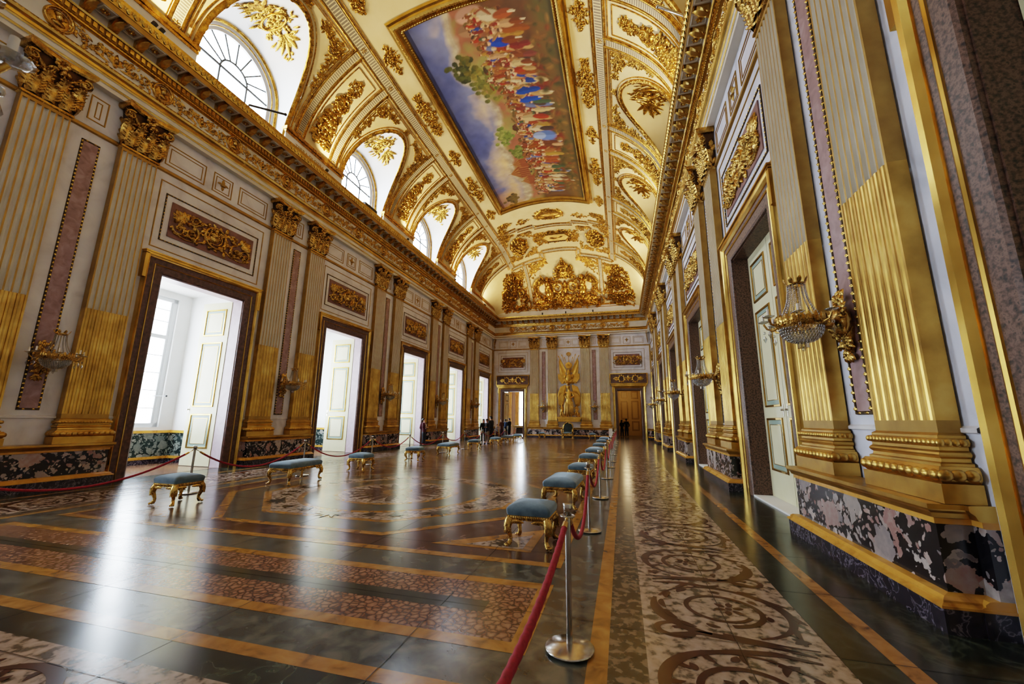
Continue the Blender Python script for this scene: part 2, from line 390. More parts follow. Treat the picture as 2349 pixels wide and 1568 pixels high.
# ------------------------------------------------------------------ ceiling
LW_,LT0,LT1=1.5,12.0,43.0          # lunette half width, straight part, apex (deg)
def hw(th):
    if th<=LT0: return LW_
    if th>=LT1: return 0.0
    return LW_*sqrt(1-((th-LT0)/(LT1-LT0))**2)
LUN=[1,2,3,4]
ceiling=empty('ceiling',(0,0,0),kind='structure')
mb=MB()
ys=[0]+[-VB+VB*sin(radians(q)) for q in range(86,0,-6)]
yy=ys+[-VB-(LEN-2*VB)*i/40 for i in range(41)]+[-LEN-y for y in reversed(ys)]
mb.grid([[VT(-1,th,y) for y in yy] for th in [43+i*(94/40) for i in range(41)]],0)
def ysub(a,b):      # y samples between a>b
    r=[y for y in yy if b+1e-4<y<a-1e-4]; return [a]+r+[b]
ths=[.6]+[i for i in range(3,43,2)]+[43]
for side in(-1,1):
    edges=[0]
    for k in LUN: edges+=[DK[k]+LW_+.12,DK[k]-LW_-.12]
    edges+=[-LEN]
    for i in range(0,len(edges),2):
        cols=ysub(edges[i],edges[i+1]); mb.grid([[VT(side,th,y) for y in cols] for th in ths],0)
    tf=sorted(set(ths+[LT0+(LT1-LT0)*sin(radians(a)) for a in range(0,91,6)]))
    for k in LUN:
        y0=DK[k]
        for e in(1,-1):
            mb.grid([[VT(side,th,y0+e*(hw(th)+(LW_+.12-hw(th))*j/5)) for j in range(6)] for th in tf],0)
mb.build('vault_plaster',[M['vault']],ceiling)
# attic blocks & back faces that close the vault to the wall
mb=MB()
for s in(-1,1):
    x0,x1=sorted((s*6.47,s*7.3))
    e=[0.3]
    for k in LUN: e+=[DK[k]+1.52,DK[k]-1.52]
    e+=[-LEN]
    for i in range(0,len(e),2):
        mb.box(x0,x1,e[i+1],e[i],10.5,11.22,0)
        xa,xb=sorted((s*6.41,s*7.3)); mb.box(xa,xb,e[i+1]-.03,e[i]+.03,11.22,11.34,1); mb.box(*sorted((s*6.44,s*7.3)),e[i+1]-.02,e[i]+.02,11.12,11.2,1)
        mb.box(xa,xb,e[i+1]-.03,e[i]+.03,10.5,10.62,1)
mb.box(-6.6,6.6,-.14,.3,10.5,11.28,0); mb.box(-6.6,6.6,-.2,.3,11.28,11.42,1); mb.box(-6.6,6.6,-.17,.3,11.12,11.17,1)
mb.build('attic_plinth',[M['ivory'],M['goldv']],ceiling)
# ribs, bands, mouldings -------------------------------------------------
gm=MB()
for s in(-1,1):
    for k in range(5):
        for e in(-1,1):
            yc=PK[k]+e*.87
            f=lambda t,w,h,s=s,yc=yc:VT(s,9+(50-9)*t,yc+w,h)
            uvstrip('vault_rib',f,24,.24,.03,M['slots'],46,ceiling)
            for d in(-.16,.16): strip(gm,lambda t,w,h,d=d,f=f:f(t,w+d,h),24,.075,.06)
            for d in(-.235,.235): strip(gm,lambda t,w,h,d=d,f=f:f(t,w+d,h),24,.02,.03)
            rosette(gm,sidemap(s,11,yc),0,-.12,.13,8,.06)
            rosette(gm,sidemap(s,51.5,yc),0,0,.12,8,.06)
        # frame of the panel between the pair
        for (ya,yb,t0,t1) in ((-.52,.52,46.6,46.6),):
            strip(gm,lambda t,w,h,k=k,s=s:VT(s,46.6+math.degrees(w/RARC),PK[k]-.52+1.04*t,h),8,.035,.03)
        for e in(-1,1):
            strip(gm,lambda t,w,h,k=k,s=s,e=e:VT(s,13+33.6*t,PK[k]+e*.52+w,h),16,.035,.03)
    # long band beside the painting
    xb=4.1
    fb=lambda t,w,h,s=s:VX(s*(xb+w),-3.75+(-30.7+3.75)*t,h)
    uvstrip('vault_band',fb,70,.26,.03,M['slots'],270,ceiling)
    for d in(-.19,.19): strip(gm,lambda t,w,h,d=d,fb=fb:fb(t,w+d,h),70,.07,.06)
    for d in(-.27,.29): strip(gm,lambda t,w,h,d=d,fb=fb:fb(t,w+d,h),70,.025,.03)
    # panels around lunettes: line along band and ribs
    for k in LUN:
        ya,yb=PK[k]+.87+.3,PK[k-1]-.87-.3
        strip(gm,lambda t,w,h,s=s,ya=ya,yb=yb:VT(s,47.6+math.degrees(w/RARC),ya+(yb-ya)*t,h),10,.03,.03)
        for yy_ in(ya,yb): strip(gm,lambda t,w,h,s=s,yy_=yy_:VT(s,12+35.6*t,yy_+w,h),16,.03,.03)
gm.build('gilt_ribs_moulding',[M['goldv']],ceiling)
# lunette wreath edges
for s in(-1,1):
    for k in LUN:
        g=MB(); y0=DK[k]
        def edge(t,d=0.0,h=0.0,s=s,y0=y0):
            # path: straight up, half ellipse, straight down ; d outward offset
            if t<.15: th=2+(LT0-2)*t/.15; y=y0-LW_-d; 
            elif t>.85: th=2+(LT0-2)*(1-t)/.15; y=y0+LW_+d
            else:
                a=pi*(t-.15)/.7; th=LT0+(LT1-LT0+math.degrees(d/RARC))*sin(a); y=y0-(LW_+d)*cos(a)
            return VT(s,th,y,h)
        strip(g,lambda t,w,h:edge(t,.07+w,h),60,.17,.07)
        strip(g,lambda t,w,h:edge(t,.24+w,h),60,.035,.04)
        rnd=random.Random(k)
        for i in range(90):
            t=(i+.5)/90
            Mp=lambda u,v,h,t=t:edge(t+u/7.0,.07+v,h+.045)
            leaf(g,Mp,-.06,rnd.uniform(-.03,.03),rnd.uniform(-.5,.5),.15,.1,.04)
        # apex palmette
        spray(g,sidemap(s,LT1+2.2,y0),0,0,pi/2,5,1.0,.3,.12,.06)
        g.build('lunette_wreath',[M['goldv']],ceiling)
# ------------------------------------------------------------------ lunettes: soffit, window / blind wall
AR,AS=1.33,12.02                    # window arch radius and springing height
def archpt(t,r,x,y0,z0=10.6):
    if t<.15: return Vector((x,y0-r,z0+(AS-z0)*t/.15))
    if t>.85: return Vector((x,y0+r,z0+(AS-z0)*(1-t)/.15))
    a=pi*(t-.15)/.7; return Vector((x,y0-r*cos(a),AS+r*sin(a)))
nwin=0
for s in(-1,1):
    for k in LUN:
        y0=DK[k]; sof=MB(); rows=[]
        for i in range(61):
            t=i/60
            if t<.15: e=VT(s,.6+(LT0-.6)*t/.15,y0-LW_)
            elif t>.85: e=VT(s,.6+(LT0-.6)*(1-t)/.15,y0+LW_)
            else:
                a=pi*(t-.15)/.7; e=VT(s,LT0+(LT1-LT0)*sin(a),y0-LW_*cos(a))
            b=archpt(t,AR+.12,s*6.95,y0)
            rows.append([e+(b-e)*j/6+Vector((0,0,.10*sin(pi*j/6)*(1 if .1<t<.9 else 0))) for j in range(7)])
        sof.grid(rows,0)
        # jamb to the window plane
        sof.grid([[archpt(i/60,AR+.12,s*6.95,y0),archpt(i/60,AR+.12,s*7.02,y0),archpt(i/60,AR,s*7.02,y0),archpt(i/60,AR-.02,s*7.22,y0)] for i in range(61)],1)
        so=sof.build('lunette_soffit',[M['white'] if s<0 else M['vault'],M['white'] if s<0 else M['vault']],ceiling)
        g=MB()
        for r,x,w,hh in ((AR+.10,6.93,.09,.06),(AR-.03,7.0,.03,.03)):
            rr=[]
            for d,h in((-.5,0),(-.3,1),(.3,1),(.5,0)):
                rr.append([archpt(i/60,r+d*w,s*(x-h*hh),y0) for i in range(61)])
            g.grid(rr,0)
        g.build('lunette_archivolt',[M['goldv']],ceiling)
        if s>0:
            w=MB(); pts=[archpt(i/60,AR,s*7.2,y0) for i in range(61)]
            w.add([tuple(p) for p in pts],[tuple(range(61))],0); w.build('blind_lunette_wall',[M['vault']],ceiling)
        else:
            nwin+=1
            wo=empty('window_%d'%nwin,(s*7.14,y0,0),kind='structure')
            fr=MB(); R=AR-.03
            def ap(t,r,x=0): p=archpt(t,r,x,0); return p
            rr=[[ap(i/60,R-d,xx) for i in range(61)] for d,xx in((0,.05),(.09,.05),(.09,-.04),(0,-.04))]
            fr.grid(rr,0,False)
            fr.build('window_frame',[M['winpaint']],wo)
            ba=MB(); ri=.46
            def bar(p,q,w=.03): ba.tube([(0,*p),(0,*q)],w,6,0)
            bar((-1.22,AS),(1.22,AS),.038); bar((-1.22,AS-.62),(1.22,AS-.62)); bar((-ri,10.7),(-ri,AS)); bar((ri,10.7),(ri,AS))
            ba.tube([(0,-ri*cos(pi*i/20),AS+ri*.95*sin(pi*i/20)) for i in range(21)],.032,6,0)
            for i in range(1,8):
                a=pi*i/8; bar((-ri*cos(a),AS+ri*.95*sin(a)),(-1.24*cos(a),AS+1.24*sin(a)),.026)
            ba.build('glazing_bars',[M['iron']],wo)
            gl=MB(); pts=[ap(i/60,R-.05,-.02) for i in range(61)]; gl.add([tuple(p) for p in pts],[tuple(range(61))],0)
            gl.build('window_pane',[M['pane']],wo)
# ------------------------------------------------------------------ ceiling painting
PX,PY0,PY1=2.66,-11.36,-23.95       # inner edges
FXo=3.1; FYo0,FYo1=-10.85,-24.5
pic=empty('ceiling_painting',(0,LEN*-.5,VZ+VH),0,'large framed oil painting of a crowded ceremony on the vault','painting')
def loc(o): o.location=-pic.location; o.parent=pic
nx,ny=150,356
W_,H_=2*PX,PY0-PY1
colr=[[None]*(nx+1) for _ in range(ny+1)]
rnd=random.Random(11)
def hx(h): return Vector(lin(h)[:3])
def fb(x,y,sc): return noise.fractal(Vector((x*sc,y*sc,3.1)),.9,2.0,4)
from mathutils import noise
sky1,sky2,cream,hill,hill2,earth,grass,red=[hx(c) for c in('#4a5486','#7d84a6','#cdb48c','#9a8a78','#7c6a44','#75552f','#4c5226','#7a3020')]
def mix(a,b,t): t=max(0,min(1,t)); return a+(b-a)*t
for j in range(ny+1):
    v=j/ny*H_              # 0 far end .. H near end
    for i in range(nx+1):
        u=i/nx*W_          # 0 = sky side (left) .. W = ground side
        n=fb(u,v,.55); n2=fb(u,v,2.2)
        c=mix(sky1,sky2,(u/1.9)+n*.5)
        c=mix(c,cream,(1-abs(u-1.3-(v*.02))/1.0)*.9*(1 if v<9 else .25)+n*.7-.15 - (0.0 if v<6 else .35))
        if v<2.2: c=mix(c,hx('#a8742f'),.55+n*.6-(v/4))
        hz=1.75+.35*n+.25*sin(v*1.1)+( -.55*max(0,(v-9)/3.5) )
        if u>hz-.35: c=mix(c,mix(hill,hx('#b6ab92'),.5+n2),(u-hz+.35)*4)
        if u>hz+.05: c=mix(c,mix(hx('#8a8450'),hx('#8b5a48'),.5+n*1.5+n2*.6),(u-hz)*5)
        if u>2.5: c=mix(c,mix(hx('#4e3520'),hx('#5a3a22'),.4+.9*n+.5*n2),(u-2.5)*2.5)
        if u>4.3: c=mix(c,mix(hx('#6a4c28'),hx('#4a4420'),.5+n*1.2+n2*.5),(u-4.3)*2)
        if u>4.9: c=mix(c,hx('#3b3618'),(u-4.9)*1.6+n2*.3)
        colr[j][i]=c*(1+.18*n2)
def dab(u,v,ru,rv,col,a=0,soft=.3):
    r=max(ru,rv); i0,i1=int((u-r)/W_*nx),int((u+r)/W_*nx)+1; j0,j1=int((v-r)/H_*ny),int((v+r)/H_*ny)+1
    ca,sa=cos(a),sin(a)
    for j in range(max(0,j0),min(ny,j1)+1):
        for i in range(max(0,i0),min(nx,i1)+1):
            du=i/nx*W_-u; dv=j/ny*H_-v; x=du*ca+dv*sa; y=-du*sa+dv*ca
            q=(x/ru)**2+(y/rv)**2
            if q<1:
                sh=1.12 if y<0 else .78
                colr[j][i]=mix(colr[j][i],col*sh,min(1,(1-q)/soft))
# tree masses
for (tu,tv,n,r,cs) in ((1.35,10.2,60,.5,('#2c3218','#454a22','#5a5526')),(2.0,9.3,50,.5,('#6a6c34','#55592c','#7a7038')),(1.9,6.0,40,.35,('#5f6f35','#7b8248')),(.9,.7,40,.35,('#3c2e16','#5a4a22')),(2.2,4.6,60,.3,('#55622e','#6d7440'))):
    for _ in range(n):
        dab(tu+rnd.gauss(0,r*.5),tv+rnd.gauss(0,r*.8),.12,.14,hx(rnd.choice(cs)),rnd.random()*3)
# tents
for (tu,tv,su,sv) in ((1.75,3.0,1.0,.55),(2.15,2.1,.7,.42),(2.0,3.75,.8,.35)):
    for q in range(26):          # pavilion: tapering roof, then striped walls
        t=q/25; w_=sv*(.08+.92*min(1,t*2.2)) if t<.5 else sv*.95
        for z in range(-6,7):
            dab(tu+su*(t-.3),tv+w_*z/6,.06,.06,hx('#6d2f22' if z%2 else '#8f5a40') if t>.45 else hx('#7c4630' if z%3 else '#a0784c'),0,.9)
    dab(tu-su*.42,tv,.12,.03,hx('#8a6a3a'))
dab(2.4,12.2,.6,.35,hx('#b58a7a')); dab(2.2,11.7,.5,.3,hx('#8c6a52'))
# red carpet
dab(4.2,5.6,.7,.75,hx('#6e2a1c'),0,.5); dab(4.35,9.2,.4,1.1,hx('#6a3020'),.1,.8)
cl=['#8e3420','#7a3020','#6a3a20','#7d4420','#2a3f7c','#8a5a38','#a5835a','#b5a078','#c2b291','#3a4c34','#6a2a26','#96703a','#5a6488','#6e3a34','#9c7c40','#3a2c28','#b08a6a','#7a3a24','#5a3420','#8a4a30']
def figure(u,v,h,cs=None):
    c=hx(cs or rnd.choice(cl)); c2=hx(rnd.choice(cl))
    dab(u+h*.30,v+rnd.uniform(-.05,.05),h*.34,h*.17,c,rnd.uniform(-.2,.2))
    dab(u+h*.66,v,h*.3,h*.13,c2 if rnd.random()<.5 else c,rnd.uniform(-.15,.15))
    if rnd.random()<.35: dab(u+h*.9,v+.05,h*.12,h*.04,hx('#c9b89c'))
    dab(u-h*.02,v,h*.085,h*.075,hx('#d2a684'),0,.6); dab(u-h*.08,v,h*.05,h*.08,hx(rnd.choice(['#4a3020','#b8aa92','#5a3a22','#7a2a22'])))
    dab(u+h*.25,v+h*.16,h*.2,h*.05,hx(rnd.choice(['#8f6a48','#7a4a30','#a8835c'])),rnd.uniform(-.8,.8))
for i in range(420):
    v=.5+(H_-.8)*rnd.random(); u=2.5+1.5*rnd.random()**1.3; dab(u-(.35 if v>9 else 0),v,rnd.uniform(.05,.22),rnd.uniform(.04,.12),hx(rnd.choice(['#4a2a1a','#6a3a20','#5a4a26','#7a5030','#3c3020','#8a5a3a'])),rnd.random()*3)
for i in range(170):
    v=.5+(H_-.8)*rnd.random(); figure(2.5+.6*rnd.random()-(.0 if v<9 else .4),v,rnd.uniform(.4,.65))
for i in range(110):
    v=.7+(H_-1.2)*rnd.random(); figure(2.8+.7*rnd.random()-(.0 if v<9.5 else .3),v,rnd.uniform(.7,1.0))
for i in range(60):
    v=.9+(H_-1.6)*rnd.random(); figure(3.15+.5*rnd.random()-(.0 if v<9.5 else .3),v,rnd.uniform(.85,1.15))
for i in range(34):
    v=.9+(H_-1.6)*(i+rnd.random())/34; figure(3.45+.35*rnd.random()-(.0 if v<9.5 else .3),v,rnd.uniform(.9,1.2))
for i in range(160):
    v=.5+(H_-.8)*rnd.random(); dab(4.3+.8*rnd.random(),v,rnd.uniform(.08,.3),rnd.uniform(.06,.22),hx(rnd.choice(['#5a4a26','#6a4a28','#463a1c','#7a5c34','#3c3a1a','#6b3a22'])),rnd.random()*3,1.0)
figure(3.1,8.6,1.2,'#1f3f8c');figure(3.15,8.1,1.1,'#27479f');figure(3.0,7.0,1.4,'#b09a74');figure(2.7,11.0,1.3,'#1f3f9c');figure(2.6,12.0,1.4,'#b8a88c')
dab(3.95,5.7,.55,.42,hx('#5f77b4'),0,.5); dab(3.6,5.7,.35,.28,hx('#8fa2cc')); figure(3.2,6.2,1.3,'#b8a88c')
vs=[];cols=[]
for j in range(ny+1):
    for i in range(nx+1):
        vs.append(tuple(VX(-PX+W_*i/nx,PY0-H_*j/ny,.06))); c=colr[j][i]*.8; cols+= [max(0,c[0]),max(0,c[1]),max(0,c[2]),1]
me=D.meshes.new('canvas'); me.from_pydata(vs,[],[(j*(nx+1)+i,j*(nx+1)+i+1,(j+1)*(nx+1)+i+1,(j+1)*(nx+1)+i) for j in range(ny) for i in range(nx)])
ca=me.color_attributes.new('paint','FLOAT_COLOR','POINT'); ca.data.foreach_set('color',cols)
pmx=D.materials.new('oil_paint'); pmx.use_nodes=True; nt=pmx.node_tree; vc=nt.nodes.new('ShaderNodeVertexColor'); vc.layer_name='paint'
hs=nt.nodes.new('ShaderNodeHueSaturation'); hs.inputs['Saturation'].default_value=1.1; hs.inputs['Value'].default_value=1.0
nt.links.new(vc.outputs[0],hs.inputs['Color']); nt.links.new(hs.outputs[0],nt.nodes['Principled BSDF'].inputs['Base Color']); nt.nodes['Principled BSDF'].inputs['Roughness'].default_value=.6
me.materials.append(pmx); me.polygons.foreach_set('use_smooth',[True]*len(me.polygons))
o=D.objects.new('canvas',me); C.objects.link(o); loc(o)
# frame: mitred moulding following the vault
fr=MB()
prof=[(0,.05),(.03,.16),(.08,.16),(.10,.11),(.22,.13),(.25,.24),(.31,.27),(.36,.2),(.38,.12),(.44,.1),(.47,.02)]
def frpath(d,n=60):
    xa,yf,yn=PX-.02+d,PY0-.02+d*1.05,PY1+.02-d*1.05
    P=[(-xa,yf+(yn-yf)*i/n) for i in range(n)]+[(-xa+2*xa*i/30,yn) for i in range(30)]+[(xa,yn+(yf-yn)*i/n) for i in range(n)]+[(xa-2*xa*i/30,yf) for i in range(30)]
    return P
fr.grid([[tuple(VX(x,y,h)) for x,y in frpath(d)] for d,h in prof],0,False,closev=True)
# carved beads on the frame
for d,st in((.055,.1),(.28,.16)):
    xa,yf,yn=PX+d,PY0+d*1.05,PY1-d*1.05
    for (a,b) in (((-xa,yf),(-xa,yn)),((xa,yf),(xa,yn))):
        bead_line(fr,lambda u,v,h,d=d:VX(u,v,h+(.16 if d<.1 else .25)),a,b,st,(st*.45,.035),.035)
    for (a,b) in (((-xa,yf),(xa,yf)),((-xa,yn),(xa,yn))):
        bead_line(fr,lambda u,v,h,d=d:VX(u,v,h+(.16 if d<.1 else .25)),a,b,st,(st*.45,.035),.035)
o=fr.build('picture_frame',[M['goldb']]); loc(o)
# ------------------------------------------------------------------ gilded reliefs on the vault
SN={-1:'left',1:'right'}
def dense(a): return int(a*1.7)
def vthing(name,mb_,label,cat,group=None,mat='goldv'):
    o=mb_.build(name,[M[mat]]+([M['goldm']] if 1 in mb_.m else [])); tag(o,label,cat,group); return o
for s in(-1,1):
    for k in range(5):
        g=MB(); rn=random.Random(100+k+(s>0)*9); Mp=sidemap(s,12.5,PK[k])
        # big trophy at the foot, oval cartouche, top bouquet
        foliage(g,Mp,lambda v:.47*(1-.3*v/1.5),.0,1.5,192,.26,.1,rnd=rn)
        for e in(-1,1):
            scroll(g,Mp,e*.2,.3,.2,pi/2,1.2,e,.08,.09); 
            dome(g,Mp,e*.2,1.05,.09,.1,.16); dome(g,Mp,e*.16,.82,.12,.2,.15,a=e*.4)
        dome(g,Mp,0,1.38,.1,.11,.18); dome(g,Mp,0,1.1,.14,.24,.16)
        foliage(g,Mp,lambda v:.34*sin(pi*max(0,min(1,(v-1.45)/1.0))),1.45,2.4,105,.2,.07,rnd=rn)
        ring(g,Mp,0,1.98,.2,.27,.07,.11); dome(g,Mp,0,1.98,.16,.23,.09)
        foliage(g,Mp,lambda v:.27*sin(pi*max(0,min(1,(v-2.35)/.85))),2.38,3.1,78,.17,.06,rnd=rn)
        vthing('trophy_relief',g,'gilded trophy of arms on the %s vault side, between the %s rib pair'%(SN[s],ORD[k]),'relief','trophies between the vault ribs')
    for k in LUN:
        # corner sprays in the upper corners of the lunette panel
        for e in(-1,1):
            g=MB(); rn=random.Random(300+k*3+e+s*20); yb=DK[k]+e*(2.985-.87-.33); Mp=lambda u,v,h,s=s,yb=yb,e=e:VT(s,46.2-math.degrees(v/RARC),yb-e*u,h)
            for i in range(150):
                q=rn.random(); 
                if rn.random()<.55: u,v=rn.uniform(0,1.1),0; v=rn.uniform(0,max(.06,.42*(1-u/1.1)))
                else: v=rn.uniform(0,1.9); u=rn.uniform(0,max(.05,.4*(1-v/1.9)))
                leaf(g,Mp,u,v,rn.random()*6.3,rn.uniform(.12,.22),.08,rn.uniform(.03,.07),bend=rn.uniform(-1,1))
            scroll(g,Mp,.28,.3,.2,0,1.2,1,.06,.07); rosette(g,Mp,.28,.3,.12,6,.08)
            stem(g,Mp,[(.05+.06*q,.06) for q in range(18)],.08,.04,.04); stem(g,Mp,[(.06,.05+.1*q) for q in range(19)],.09,.04,.04)
            vthing('spandrel_ornament',g,'gilded leaf spray, %s corner over the %s lunette, %s side'%('far' if e>0 else 'near',ORD[k],SN[s]),'ornament','spandrel sprays over the lunettes')
        g=MB(); rn=random.Random(500+k+s)
        # ornament on the lunette soffit: map between vault edge and window arch
        def Ms(u,v,h,s=s,y0=DK[k]):
            a=pi/2+u/1.45; a=max(.05,min(pi-.05,a)); t=max(0,min(1,v))
            e=VT(s,LT0+(LT1-LT0)*sin(a),y0-LW_*cos(a)); b=archpt(.15+.7*a/pi,AR+.12,s*6.95,y0)
            p=e+(b-e)*t; return p+Vector((-s*.25,0,-1)).normalized()*(h+.03)*.9+Vector((0,0,.10*sin(pi*t)))
        for i in range(150):
            u=rn.gauss(0,.42); 
            if abs(u)>1.1: continue
            m=.5*(1-abs(u)/1.15); v=.48+rn.uniform(-1,1)*m*.62
            leaf(g,Ms,u,v,rn.random()*6.3,.14,.06,.05,bend=rn.uniform(-.6,.6))
        ring(g,Ms,0,.48,.2,.2,.06,.07); rosette(g,Ms,0,.48,.14,7,.07)
        for e in(-1,1):
            spray(g,Ms,e*.4,.45,(0 if e>0 else pi),5,.5,.6,.1,.05)
        vthing('lunette_ornament',g,'gilded cartouche with leaf sprays in the %s %s lunette'%(ORD[k],SN[s]),'ornament','cartouches in the lunettes')
    # ornaments along the painting
    for k in range(1,5):
        x0=s*3.5
        g=MB(); rn=random.Random(700+k+s); Mp=topmap(x0,DK[k])
        foliage(g,Mp,lambda v:.34*(1-.75*abs(v)/1.25)+.05*sin(v*9),-1.2,1.2,210,.17,.07,rnd=rn)
        for v in(-.75,-.3,.3,.75): rosette(g,Mp,0,v,.15,7,.09)
        vthing('foliage_relief',g,'long gilded foliage strip %s of the painting, by the %s lunette'%(SN[s],ORD[k]),'ornament','foliage strips beside the painting')
    for k in range(1,4):
        x0=s*3.5; g=MB(); Mp=topmap(x0,PK[k]); rn=random.Random(800+k+s)
        foliage(g,Mp,lambda v:.32*(1-abs(v)/.66),-.6,.6,70,.16,.06,rnd=rn)
        rosette(g,Mp,0,0,.22,8,.08); rosette(g,Mp,0,0,.13,6,.12)
        for a in(0,pi/2,pi,-pi/2): leaf(g,Mp,.16*cos(a),.16*sin(a),a,.34 if abs(cos(a))<.5 else .14,.16,.07)
        vthing('rosette_relief',g,'short gilded rosette %s of the painting, by the %s rib pair'%(SN[s],ORD[k]),'ornament','rosettes beside the painting')
# ------------------------------------------------------------------ far cove panels
gm=MB()
def qy(y): return math.degrees(asin(max(-1,min(1,(y+VB)/VB))))
def eline(pts,slot=False,w=.30):
    """band through plan points (x,y): slots in the middle, gold either side"""
    for (a,b) in zip(pts[:-1],pts[1:]):
        qa,qb=qy(a[1]) if a[1]>-VB else None,None
        L=sqrt((a[0]-b[0])**2+(a[1]-b[1])**2); n=max(4,int(L*5))
        hor=abs(a[0]-b[0])>abs(a[1]-b[1])
        def f(t,w_,h,a=a,b=b,hor=hor):
            x=a[0]+(b[0]-a[0])*t; y=a[1]+(b[1]-a[1])*t
            return VX(x,y+w_,h) if hor else VX(x+w_,y,h)
        if slot:
            ff=lambda t,w_,h,f=f:f(t,w_,h)
            uvstrip('vault_band',ff,n,w*.72,.03,M['slots'],max(1,round(L*10)),ceiling)
            for d in(-w*.5,w*.5): strip(gm,lambda t,w_,h,d=d,f=f:f(t,w_+d,h),n,.07,.05)
            for d in(-w*.5-.1,w*.5+.1): strip(gm,lambda t,w_,h,d=d,f=f:f(t,w_+d,h),n,.025,.03)
        else: strip(gm,f,n,w,.04)
eline([(-4.1,-8.2),(-2.6,-8.2),(-2.6,-7.9),(-1.4,-7.9),(-1.4,-7.55),(1.4,-7.55),(1.4,-7.9),(2.6,-7.9),(2.6,-8.2),(4.1,-8.2)],True,.26)
eline([(-4.1,-3.55),(-1.48,-3.55),(-1.48,-4.25),(1.48,-4.25),(1.48,-3.55),(4.1,-3.55)],True,.26)
for x in(-3.12,3.12):
    f=lambda t,w_,h,x=x:VE(x+w_,qy(-3.4)+(86-qy(-3.4))*t,h)
    uvstrip('vault_rib',f,26,.22,.03,M['slots'],34,ceiling)
    for d in(-.15,.15): strip(gm,lambda t,w_,h,d=d,f=f:f(t,w_+d,h),26,.07,.05)
for (x,y) in((-4.1,-3.55),(4.1,-3.55),(-1.48,-3.55),(1.48,-3.55),(-1.48,-4.25),(1.48,-4.25),(-3.12,-3.55),(3.12,-3.55)): rosette(gm,topmap(x,y),0,0,.13,8,.07)
for (a,b) in(((-2.9,86),(2.9,86)),):
    strip(gm,lambda t,w_,h:VE(-6.1+12.2*t,85+math.degrees(w_/6),h),40,.08,.05)
gm.build('gilt_cove_moulding',[M['goldv']],ceiling)
rn=random.Random(5)
# central relief: crown trophy, two winged figures, wreaths
g=MB(); Mp_=endmap(0,84,1.40); Mp=lambda u,v,h:Mp_(u*1.17,v,h)
foliage(g,Mp,lambda v:2.55-.35*v if v<1.0 else 1.7,.05,1.15,455,.38,.24,rnd=rn)
for e in(-1,1):
    ring(g,Mp,e*.55,1.75,.34,.38,.16,.2); fleur(g,Mp,e*.55,1.75,.42,.08)
    for q in range(16): leaf(g,Mp,e*.55+.34*cos(q*.39),1.75+.38*sin(q*.39),q*.39+1.1,.26,.12,.14)
    for q in range(6): scroll(g,Mp,e*(.4+.42*q),.5+.18*(q%2),.32,q,1.4,e,.1,.2,leaves=5)
    for q in range(4): scroll(g,Mp,e*(1.9+.12*q),1.15+.33*q,.24-.03*q,q*1.5,1.3,-e,.08,.16,leaves=5)
    # winged victory
    dome(g,Mp,e*1.3,2.5,.14,.16,.34); dome(g,Mp,e*1.3,2.05,.24,.36,.36); dome(g,Mp,e*1.28,1.5,.3,.5,.34,a=e*-.15); dome(g,Mp,e*1.22,1.05,.26,.4,.28)
    for q in range(9): leaf(g,Mp,e*1.28+rn.uniform(-.18,.18),1.7,-pi/2+rn.uniform(-.25,.25),.9,.16,.3)
    stem(g,Mp,[(e*1.2,2.2),(e*.95,2.35),(e*.7,2.15)],.14,.09,.3); stem(g,Mp,[(e*1.4,2.2),(e*1.6,2.6),(e*1.75,2.9)],.12,.07,.3)
    for q in range(9): leaf(g,Mp,e*1.45,2.25,(pi+.35-q*.13) if e<0 else (-.35+q*.13),1.05-.05*q,.2,.22,bend=e*.35)
    for q in range(5): leaf(g,lambda a,b,h:Mp(a,b,h+.12),e*1.45,2.3,(pi+.2-q*.13) if e<0 else (-.2+q*.13),.55,.18,.16)
    foliage(g,Mp,lambda v:.4*(1-(v-1.0)/1.4),1.0,2.2,50,.25,.16,cx=e*2.2,rnd=rn); foliage(g,Mp,lambda v:.3,1.1,2.5,40,.25,.14,cx=e*.9,rnd=rn)
dome(g,Mp,0,1.7,.16,.55,.3)
spray(g,Mp,0,2.5,pi/2,13,1.5,1.15,.24,.26); dome(g,Mp,0,3.0,.34,.36,.34); ring(g,Mp,0,3.36,.36,.1,.12,.3); spray(g,Mp,0,3.4,pi/2,7,.9,.42,.15,.24); foliage(g,Mp,lambda v:.62,2.4,3.3,70,.28,.18,rnd=rn)
dome(g,Mp,0,3.85,.09,.1,.2)
vthing('coat_of_arms_relief',g,'gilded crowned trophy with two winged figures in the middle of the far cove','relief')
